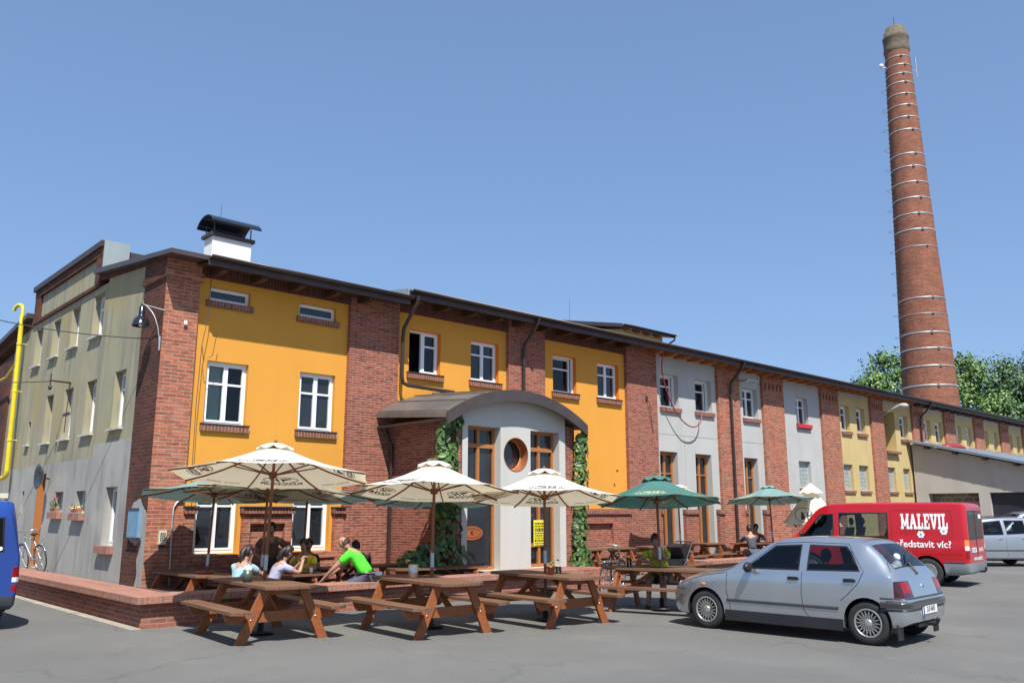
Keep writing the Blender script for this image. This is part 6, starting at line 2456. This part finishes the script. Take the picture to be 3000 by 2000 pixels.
b.lathe((10.78, 16.35, Z + .752), [(0, 0), (.035, 0), (.037, .14), (.03, .18), (.013, .22), (.013, .27), (.016, .275), (0, .275)], 14)
solo('bottle', b, 'greenbottle', 'slim dark bottle on the table before the wide brick pillar', 'bottle')
b = MB()
b.box(8.28, 8.62, 10.95, 11.2, .753, .768)
solo('menu_card', b, 'terracotta', 'reddish menu card lying flat on the second table', 'menu')
b = MB()
b.box(8.05, 8.17, 15.25, 15.45, Z + .753, Z + .763)
solo('menu_card', b, 'textblack', 'dark menu lying beside the white cup on the table of the friends', 'menu')
b = MB()
b.lathe((7.08, 16.4, Z + .752), [(0, 0), (.16, 0), (.17, .025), (.15, .015), (0, .012)], 20)
solo('tray', b, 'redplastic', 'red tray on the empty shaded table beside the corner pillar', 'tray')
# --- on the corner pillar
t = thing('wall_lamp', (6.48, 18.3, 5.6), 'black bell shaped lamp on a curved bracket at the brick corner pillar', 'lamp')
LP = V((6.17, 18.42, 5.66))
b = MB()
b.tube([(6.50, 17.98, 5.96), LP + V((0, 0, .46))], .013, 6)
b.tube(smooth3([(6.46, 18.06, 5.22), (6.42, 18.08, 5.55), (6.34, 18.17, 5.86), (6.24, 18.32, 6.06), LP + V((.01, -.02, .46))]), .011, 6)
b.tube([(6.465, 18.05, 5.1), (6.46, 18.05, 5.4)], .022, 6)
b.build('bracket', 'galv', t)
b = MB()
b.lathe(LP, [(0, .46), (.035, .46), (.04, .42), (.062, .40), (.066, .22), (.08, .19), (.15, .12), (.185, .0), (.19, -.02), (.175, -.02), (.14, .08), (.0, .12)], 28)
b.build('lamp_shade', 'lampblack', t)
b = MB()
b.ball(LP + V((0, 0, .03)), .055, .055, .065, 12, 8)
b.build('bulb', 'lamp_clear', t)
t = thing('electric_box', (6.45, 18.55, 1.5), 'blue grey electric cabinet set into a mortar patch on the corner pillar side', 'electric box')
b = MB()
b.box(6.40, 6.478, 18.26, 18.86, 1.24, 1.80)
b.build('cabinet', 'bluebox', t)
b = MB()
b.box(6.385, 6.399, 18.24, 18.88, 1.80, 1.83)
b.box(6.385, 6.399, 18.24, 18.88, 1.20, 1.238)
b.build('cabinet_edge', 'gutter', t)
b = MB()
vs = [V((6.474, 18.56 + .46 * math.cos(a) * (1 + .08 * math.sin(5 * a)), 1.55 + .46 * math.sin(a) * (1 + .06 * math.cos(7 * a)))) for a in [2 * PI * i / 28 for i in range(28)]]
b.prism(vs, (.004, 0, 0))
b.build('mortar_patch', 'oldgrey', t)
b = MB()
vs = [(18.0, .2), (18.42, .2), (18.30, .5), (18.38, .8), (18.2, 1.1), (18.28, 1.5), (18.12, 1.8), (18.0, 1.7)]
b.prism([(6.476, y, z) for y, z in vs], (.003, 0, 0))
solo('mortar_repair', b, 'oldgrey', 'ragged grey mortar repair along the foot of the brick corner', 'repair')
t = thing('intercom_box', (6.81, 18, 1.23), 'cream key pad box on the sunny brick corner pillar', 'wall box')
b = MB()
b.box(6.74, 6.89, 17.95, 17.998, 1.10, 1.38)
b.build('housing', 'cream', t)
b = MB()
for i in range(3):
    for j in range(4):
        b.box(6.765 + i * .038, 6.79 + i * .038, 17.942, 17.949, 1.17 + j * .045, 1.20 + j * .045)
b.build('key', 'trim', t)
b = MB()
b.box(6.76, 6.87, 17.94, 17.998, 1.04, 1.095)
b.build('lower_lip', 'gutter', t)
b = MB()
b.tube([(7.02, 17.96, .28), (7.0, 17.96, 1.0), (6.99, 17.96, 1.65), (7.0, 17.965, 1.85), (7.06, 17.97, 1.95), (7.2, 17.97, 1.98)], .02, 8)
solo('cable_conduit', b, 'galv', 'grey steel conduit running up the sunny side of the corner pillar', 'conduit')
b = MB()
b.box(6.90, 6.97, 17.93, 17.948, 5.72, 5.80)
solo('junction_box', b, 'textwhite', 'tiny white junction box high on the corner pillar beside the lamp arm', 'junction box')
# --- yellow gas pipe and wires on the side wall
b = MB()
b.tube([(6.30, 29.6, 7.8), (6.30, 29.62, 8.05), (6.28, 29.68, 8.15), (6.22, 29.8, 8.19), (6.16, 29.95, 8.13), (6.14, 30.0, 8.02)], .055, 10)
b.tube([(6.30, 29.6, 7.8), (6.30, 29.25, 3.0), (6.30, 29.28, 2.86), (6.28, 29.4, 2.78), (6.2, 30.0, 2.74), (6.1, 33, 2.74)], .07, 10)
for z, y in ((6.9, 29.53), (5.4, 29.43), (3.9, 29.31)):
    b.tube([(6.30, y, z - .03), (6.30, y, z + .03)], .085, 10)
    b.tube([(6.30, y, z), (6.5, y, z)], .015, 5)
b.tube([(6.30, 29.55, 6.35), (6.25, 30.6, 5.95), (6.2, 33, 5.9)], .035, 8)
solo('gas_pipe', b, 'yellowpipe', 'tall yellow gas pipe with a hooked top standing off the side wall', 'pipe')
def cable(name, a, c, sag, r, mat, label, n=16):
    a, c = V(a), V(c)
    b = MB()
    b.tube([a.lerp(c, i / n) - V((0, 0, sag * 4 * (i / n) * (1 - i / n))) for i in range(n + 1)], r, 5)
    return solo(name, b, mat, label, 'cable')
cable('overhead_wire', (6.42, 18.55, 5.42), (2.2, 24.0, 6.9), .25, .012, 'cable', 'thin overhead wire running from the brick corner pillar to the upper left')
cable('overhead_wire', (6.0, 24.3, 5.10), (2.6, 33.0, 6.2), .2, .012, 'cable', 'thin overhead wire running to the small bracket on the ochre side wall')
b = MB()
b.tube([(6.52, 24.4, 5.12), (5.98, 24.3, 5.12)], .025, 6)
b.tube([(6.0, 24.3, 5.30), (6.0, 24.3, 4.92)], .018, 6)
b.ball((6.0, 24.3, 4.94), .05, .05, .07, 8, 6)
b.tube([(6.50, 24.42, 5.1), (6.5, 24.5, 3.8)], .012, 5)
solo('wire_bracket', b, 'fascia', 'dark insulator bracket halfway up the ochre side wall', 'bracket')
b = MB()
b.lathe((6.24, 25.35, 2.68), [(0, .10), (.20, .06), (.33, -.04), (.34, -.05), (.20, .03), (0, .06)], 20, 'X')
b.tube([(6.50, 25.4, 2.62), (6.3, 25.35, 2.68)], .02, 6)
solo('satellite_dish', b, 'lampblack', 'dark round satellite dish beside the side door', 'satellite dish')
for i, (y, zc, red) in enumerate(((22.62, 1.74, False), (24.44, 1.77, True))):
    t = thing('window_box', (6.42, y, zc), 'window box with yellow green plants on the sill nearest the corner' if not red else 'window box with a red geranium on the second sill from the side door', 'window box', 'window boxes on the side wall')
    b = MB()
    b.box(6.40, 6.51, y - .26, y + .26, zc + .005, zc + .09)
    b.build('trough', 'terracotta', t)
    b = MB()
    rnd = random.Random(20 + i)
    for k in range(70):
        q = V((6.43 + rnd.gauss(0, .05), y + rnd.uniform(-.24, .24), zc + .10 + abs(rnd.gauss(.03, .03)) + (.10 * rnd.random() if red else 0)))
        leaf(b, q, V((-1, rnd.uniform(-1, 1), rnd.uniform(.2, 1))), .06, rnd, rnd.choice([0, 1, 1, 2] if not red else [0, 0, 1, 2]))
    b.build('foliage', ['leaf2', 'yprint' if not red else 'leaf1', 'lamp_orange' if not red else 'leaf3'], t)
    if red:
        b = MB()
        for k in range(16):
            leaf(b, V((6.42 + rnd.gauss(0, .03), y - .12 + rnd.gauss(0, .05), zc + .30 + rnd.gauss(0, .05))), V((-1, rnd.uniform(-1, 1), .5)), .06, rnd, 0)
        b.build('blossom', 'redplastic', t)
b = MB()
b.tube([(7.42, 17.9, 7.15), (7.40, 17.9, 5.9), (7.30, 17.87, 5.3), (7.36, 17.86, 4.95), (7.55, 17.87, 5.1), (7.62, 17.87, 5.6)], .008, 5)
b.tube([(7.30, 17.87, 5.3), (7.27, 17.87, 4.0), (7.29, 17.87, 2.0)], .008, 5)
solo('loose_wire', b, 'cable', 'thin loose wire looping down the yellow wall beside the corner pillar', 'wire')
# --- on the long front
b = MB()
b.tube(smooth3([(23.2, 17.55, 7.1), (23.35, 17.75, 6.6), (23.6, 17.78, 5.9), (24.1, 17.8, 5.2), (24.6, 17.78, 4.82), (25.1, 17.8, 4.72), (25.5, 17.82, 4.85), (25.72, 17.85, 5.12), (25.76, 17.9, 5.33)]), .022, 8)
solo('red_conduit', b, 'redcable', 'red corrugated pipe hanging in a loop below two upper windows of the grey wall', 'pipe')
for x, z, r, lb in ((18.95 + .55, 3.78, .09, 'round dark vent hole in the yellow wall right of the porch roof'), (21.0, 3.05, .035, 'small dark pipe hole low in the yellow wall near the brick pillar')):
    b = MB()
    b.lathe((x, 17.865, z), [(r, .01), (r, -.02), (r * .8, -.02), (r * .8, .006), (0, .006)], 20, 'Y')
    solo('vent_hole', b, 'black', lb, 'vent')
b = MB()
b.tube([(22.75, 17.97, 5.55), (22.8, 17.9, 5.35), (23.05, 17.97, 4.4)], .012, 5)
b.box(22.70, 22.78, 17.93, 17.998, 5.5, 5.62)
solo('wire_bracket', b, 'cable', 'small bracket with a hanging wire on the brick pillar before the grey wall', 'bracket')
b = MB()
b.box(28.35, 28.44, 17.55, 17.99, 6.68, 6.76)
b.box(28.36, 29.2, 17.55, 17.60, 6.72, 6.76)
b.box(29.16, 29.2, 17.55, 17.60, 6.75, 6.9)
solo('floodlight_arm', b, 'galv', 'pale metal arm with an upright end under the larch eaves', 'bracket')
b = MB()
b.fbox(FF, 32.85, 34.0, 5.365, 5.41, PW, .0)
b.fbox(FF, 32.85, 34.0, 5.25, 5.365, PW + .1, .0)
solo('red_cloth', b, 'redplastic', 'red cloth drying over the sill of an upper window in the grey wall', 'cloth')
t = thing('street_lamp', (41, 18, 6.5), 'grey street lamp head on a short arm from a far brick pillar', 'street lamp')
b = MB()
b.tube([(40.75, 18, 6.3), (40.78, 17.7, 6.48), (40.8, 17.5, 6.58)], .03, 8)
b.build('arm', 'galv', t)
b = MB()
b.tube([(40.8, 17.5, 6.58), (40.82, 17.3, 6.66), (40.84, 17.1, 6.72)], [.05, .09, .12], 10)
b.ball((40.86, 16.98, 6.73), .17, .26, .13, 14, 8)
b.build('lamp_head', 'lampgrey', t)
# --- porch things
t = thing('door_sign', (13.12, 15.6, 1.27), 'dark orange oval sign on the left glazed porch door', 'sign')
b = MB()
b.prism([(13.13 + .33 * math.cos(2 * PI * i / 28), 15.645, 1.27 + .16 * math.sin(2 * PI * i / 28)) for i in range(28)], (0, .02, 0))
b.build('sign_board', 'signorange', t)
b = MB()
e = ellipse2d(13.13, 1.27, .27, .115, .012, 28)
b.add([(x, 15.642, z) for x, z in e[0]], e[1])
l = text2d('K', .14, .004)
b.add([(13.13 + x, 15.642, 1.27 + z) for x, z in l[0]], l[1])
b.build('sign_print', 'textblack', t)
t = thing('poster', (15.27, 15.6, 1.25), 'bright yellow poster with dark print behind the right porch door', 'poster')
b = MB()
b.box(15.08, 15.47, 15.585, 15.595, .92, 1.56)
b.build('sheet', 'posteryellow', t)
b = MB()
rnd = random.Random(9)
z = 1.50
for hgt, row in ((.05, 1), (.04, 0), (.09, 1), (.035, 0), (.035, 0), (.03, 0), (.06, 1), (.03, 0), (.03, 0)):
    x = 15.11
    while x < 15.42:
        w_ = rnd.uniform(.015, .05)
        b.add([(x, 15.583, z - hgt), (min(x + w_, 15.44), 15.583, z - hgt), (min(x + w_, 15.44), 15.583, z), (x, 15.583, z)], [(0, 1, 2, 3)])
        x += w_ + .012
    z -= hgt + .022
b.build('print', 'textblack', t)
# ================================================================== CLIMBING VINES
def vine(label, blobs, n, seed, size=.15, stems=()):
    rnd = random.Random(seed)
    t = thing('climbing_vine', blobs[0][0], label, 'climbing plant', 'vines at the porch')
    b = MB()
    for s in stems:
        b.tube(s, .014, 5)
    b.build('stem', 'bark', t)
    f = MB()
    tot = sum(q[2] for q in blobs)
    for c, r, wgt in blobs:
        for k in range(int(n * wgt / tot)):
            d = V((rnd.uniform(-1, 1), rnd.uniform(-1, 1), rnd.uniform(-1, 1)))
            if d.length > 1:
                d.normalize()
            if rnd.random() < .7:
                d = d.normalized() * rnd.uniform(.75, 1.05)
            p = V(c) + V((d.x * r[0], d.y * r[1], d.z * r[2]))
            nrm = V((d.x / r[0], d.y / r[1] - 1.2, d.z * .3 + .5)) + V((rnd.uniform(-1, 1), rnd.uniform(-1, 1), rnd.uniform(-.5, 1))) * .8
            leaf(f, p, nrm, size, rnd, rnd.choices([0, 1, 2], (6, 2.5, 3))[0])
    f.build('foliage', ['leaf1', 'leaf2', 'leaf3'], t)
vine('broad climbing vine with big leaves spreading up the left side of the porch', [
    ((12.15, 15.55, .75), (.75, .35, .35), 9), ((11.55, 15.6, .65), (.5, .35, .28), 5), ((12.25, 15.5, 1.4), (.42, .25, .55), 7), ((12.28, 15.45, 2.1), (.36, .24, .5), 6),
    ((12.2, 15.45, 2.8), (.32, .2, .45), 6), ((12.2, 15.45, 3.35), (.30, .2, .38), 5), ((12.26, 15.35, 3.78), (.28, .2, .2), 3), ((11.8, 15.5, 2.75), (.14, .12, .2), 1)], 1500, 31, .15,
    [[(12.3, 15.5, .1), (12.25, 15.45, 1.2), (12.32, 15.42, 2.4), (12.25, 15.4, 3.7)], [(12.1, 15.5, .1), (12.15, 15.45, 1.5), (12.2, 15.42, 3.0)]])
vine('narrow column of ivy on the right corner of the porch', [
    ((16.48, 15.3, .5), (.36, .25, .42), 6), ((16.46, 15.3, 1.2), (.26, .2, .5), 5), ((16.47, 15.3, 1.95), (.24, .2, .5), 5), ((16.5, 15.3, 2.65), (.24, .2, .5), 5), ((16.52, 15.28, 3.25), (.22, .2, .4), 4), ((16.52, 15.25, 3.62), (.18, .16, .18), 2)], 1150, 32, .13,
    [[(16.5, 15.35, .0), (16.45, 15.3, 1.2), (16.5, 15.3, 2.4), (16.5, 15.3, 3.6)]])
# ================================================================== BICYCLES AND PUSHCHAIR
def bicycle(label, loc, rz, fmat, tilt=0.0, basket=True):
    t = thing('bicycle', loc, label, 'bicycle', 'parked bicycles', rz, world=False)
    t.rotation_euler = (tilt, 0, rz)
    r = .34
    for x in (-.52, .52):
        b = MB()
        b.tube([(x + r * math.cos(a), 0, r + r * math.sin(a)) for a in [2 * PI * i / 32 for i in range(32)]], .017, 6, closed=True)
        wo2 = b.build('wheel', 'rubber', t)
        b = MB()
        b.tube([(x + (r - .025) * math.cos(a), 0, r + (r - .025) * math.sin(a)) for a in [2 * PI * i / 32 for i in range(32)]], .010, 5, closed=True)
        for k in range(14):
            a = 2 * PI * k / 14
            b.tube([(x, (.02 if k % 2 else -.02), r), (x + (r - .03) * math.cos(a), 0, r + (r - .03) * math.sin(a))], .002, 4)
        b.build('rim', 'steel', wo2)
        b = MB()
        b.tube([(x + (r + .03) * math.cos(a), 0, r + (r + .03) * math.sin(a)) for a in [(.15 if x < 0 else .6) + 2.4 * i / 12 for i in range(13)]], .016, 5)
        b.build('mudguard', 'steel' if fmat != 'black' else 'black', t)
    b = MB()
    bb, st, hd1, hd2 = (-.08, 0, .29), (-.22, 0, .80), (.34, 0, .74), (.30, 0, .86)
    for p, q in ((bb, st), (bb, hd1), (st, hd2), (bb, (-.52, 0, .34)), (st, (-.52, 0, .34)), (hd2, hd1)):
        b.tube([p, q], .016, 8)
    b.tube([hd1, (.40, 0, .56), (.52, 0, .34)], .014, 8)
    b.build('frame', fmat, t)
    b = MB()
    b.tube([hd2, (.28, 0, 1.0)], .014, 6)
    b.tube([(.12, -.28, 1.02), (.24, -.22, 1.03), (.29, 0, 1.01), (.24, .22, 1.03), (.12, .28, 1.02)], .012, 6)
    b.build('handlebar', 'steel', t)
    b = MB()
    b.tube([st, (-.24, 0, .93)], .013, 6)
    b.ball((-.25, 0, .95), .13, .08, .04, 12, 6)
    b.build('saddle', 'black', t)
    b = MB()
    b.tube([(-.24, -.05, .72), (-.72, -.06, .72), (-.72, .06, .72), (-.24, .05, .72)], .008, 5)
    b.tube([(-.60, -.06, .72), (-.52, -.05, .34)], .007, 5)
    b.build('carrier', 'steel', t)
    b = MB()
    b.lathe((-.08, -.05, .29), [(.09, -.004), (.09, .004), (.07, .004), (.07, -.004)], 18, 'Y')
    b.bar((-.08, -.07, .29), (.05, -.07, .17), .02, .012)
    b.bar((-.08, .06, .29), (-.21, .06, .41), .02, .012)
    b.build('crankset', 'steel', t)
    return t
bicycle('old silver city bicycle leaning on the grey side wall behind the low wall', (6.22, 25.0, .26), R(99), 'galv', R(-9))
bicycle('black bicycle parked before the ivy column', (14.7, 12.75, 0), R(22), 'black', R(6))
t = thing('pushchair', (17.95, 13.4, 0), 'black folding pushchair standing at the end of the far terrace wall', 'pushchair')
b = MB()
for s in (-.25, .25):
    b.tube([(17.65, 13.4 + s, .12), (18.0, 13.4 + s, .55), (18.3, 13.4 + s, 1.02)], .015, 6)
    b.tube([(18.3, 13.4 + s, .12), (17.9, 13.4 + s, .60)], .015, 6)
b.tube([(18.3, 13.15, 1.02), (18.3, 13.65, 1.02)], .018, 6)
b.build('frame', 'trim', t)
b = MB()
b.prism([(17.7, 13.18, .45), (17.95, 13.18, .42), (18.2, 13.18, .85), (18.07, 13.18, .98), (17.83, 13.18, .9), (18.0, 13.18, .62), (17.75, 13.18, .54)], (0, .44, 0))
b.build('seat_cloth', 'black', t)
for x in (17.65, 18.3):
    for s in (-.27, .27):
        b = MB()
        b.lathe((x, 13.4 + s, .1), [(.1, -.02), (.1, .02), (.05, .02), (.05, -.02), (.1, -.02)], 16, 'Y')
        b.build('wheel', 'rubber', t)
# --- on the annex roof
b = MB()
rz_ = roof_z(16.8) + .08
b.ball((46.2, 16.9, rz_ - .02), 1.2, .5, .2, 16, 8)
solo('red_tarpaulin', b, 'redcable', 'red tarpaulin mound lying on the annex roof below the windows', 'tarpaulin')
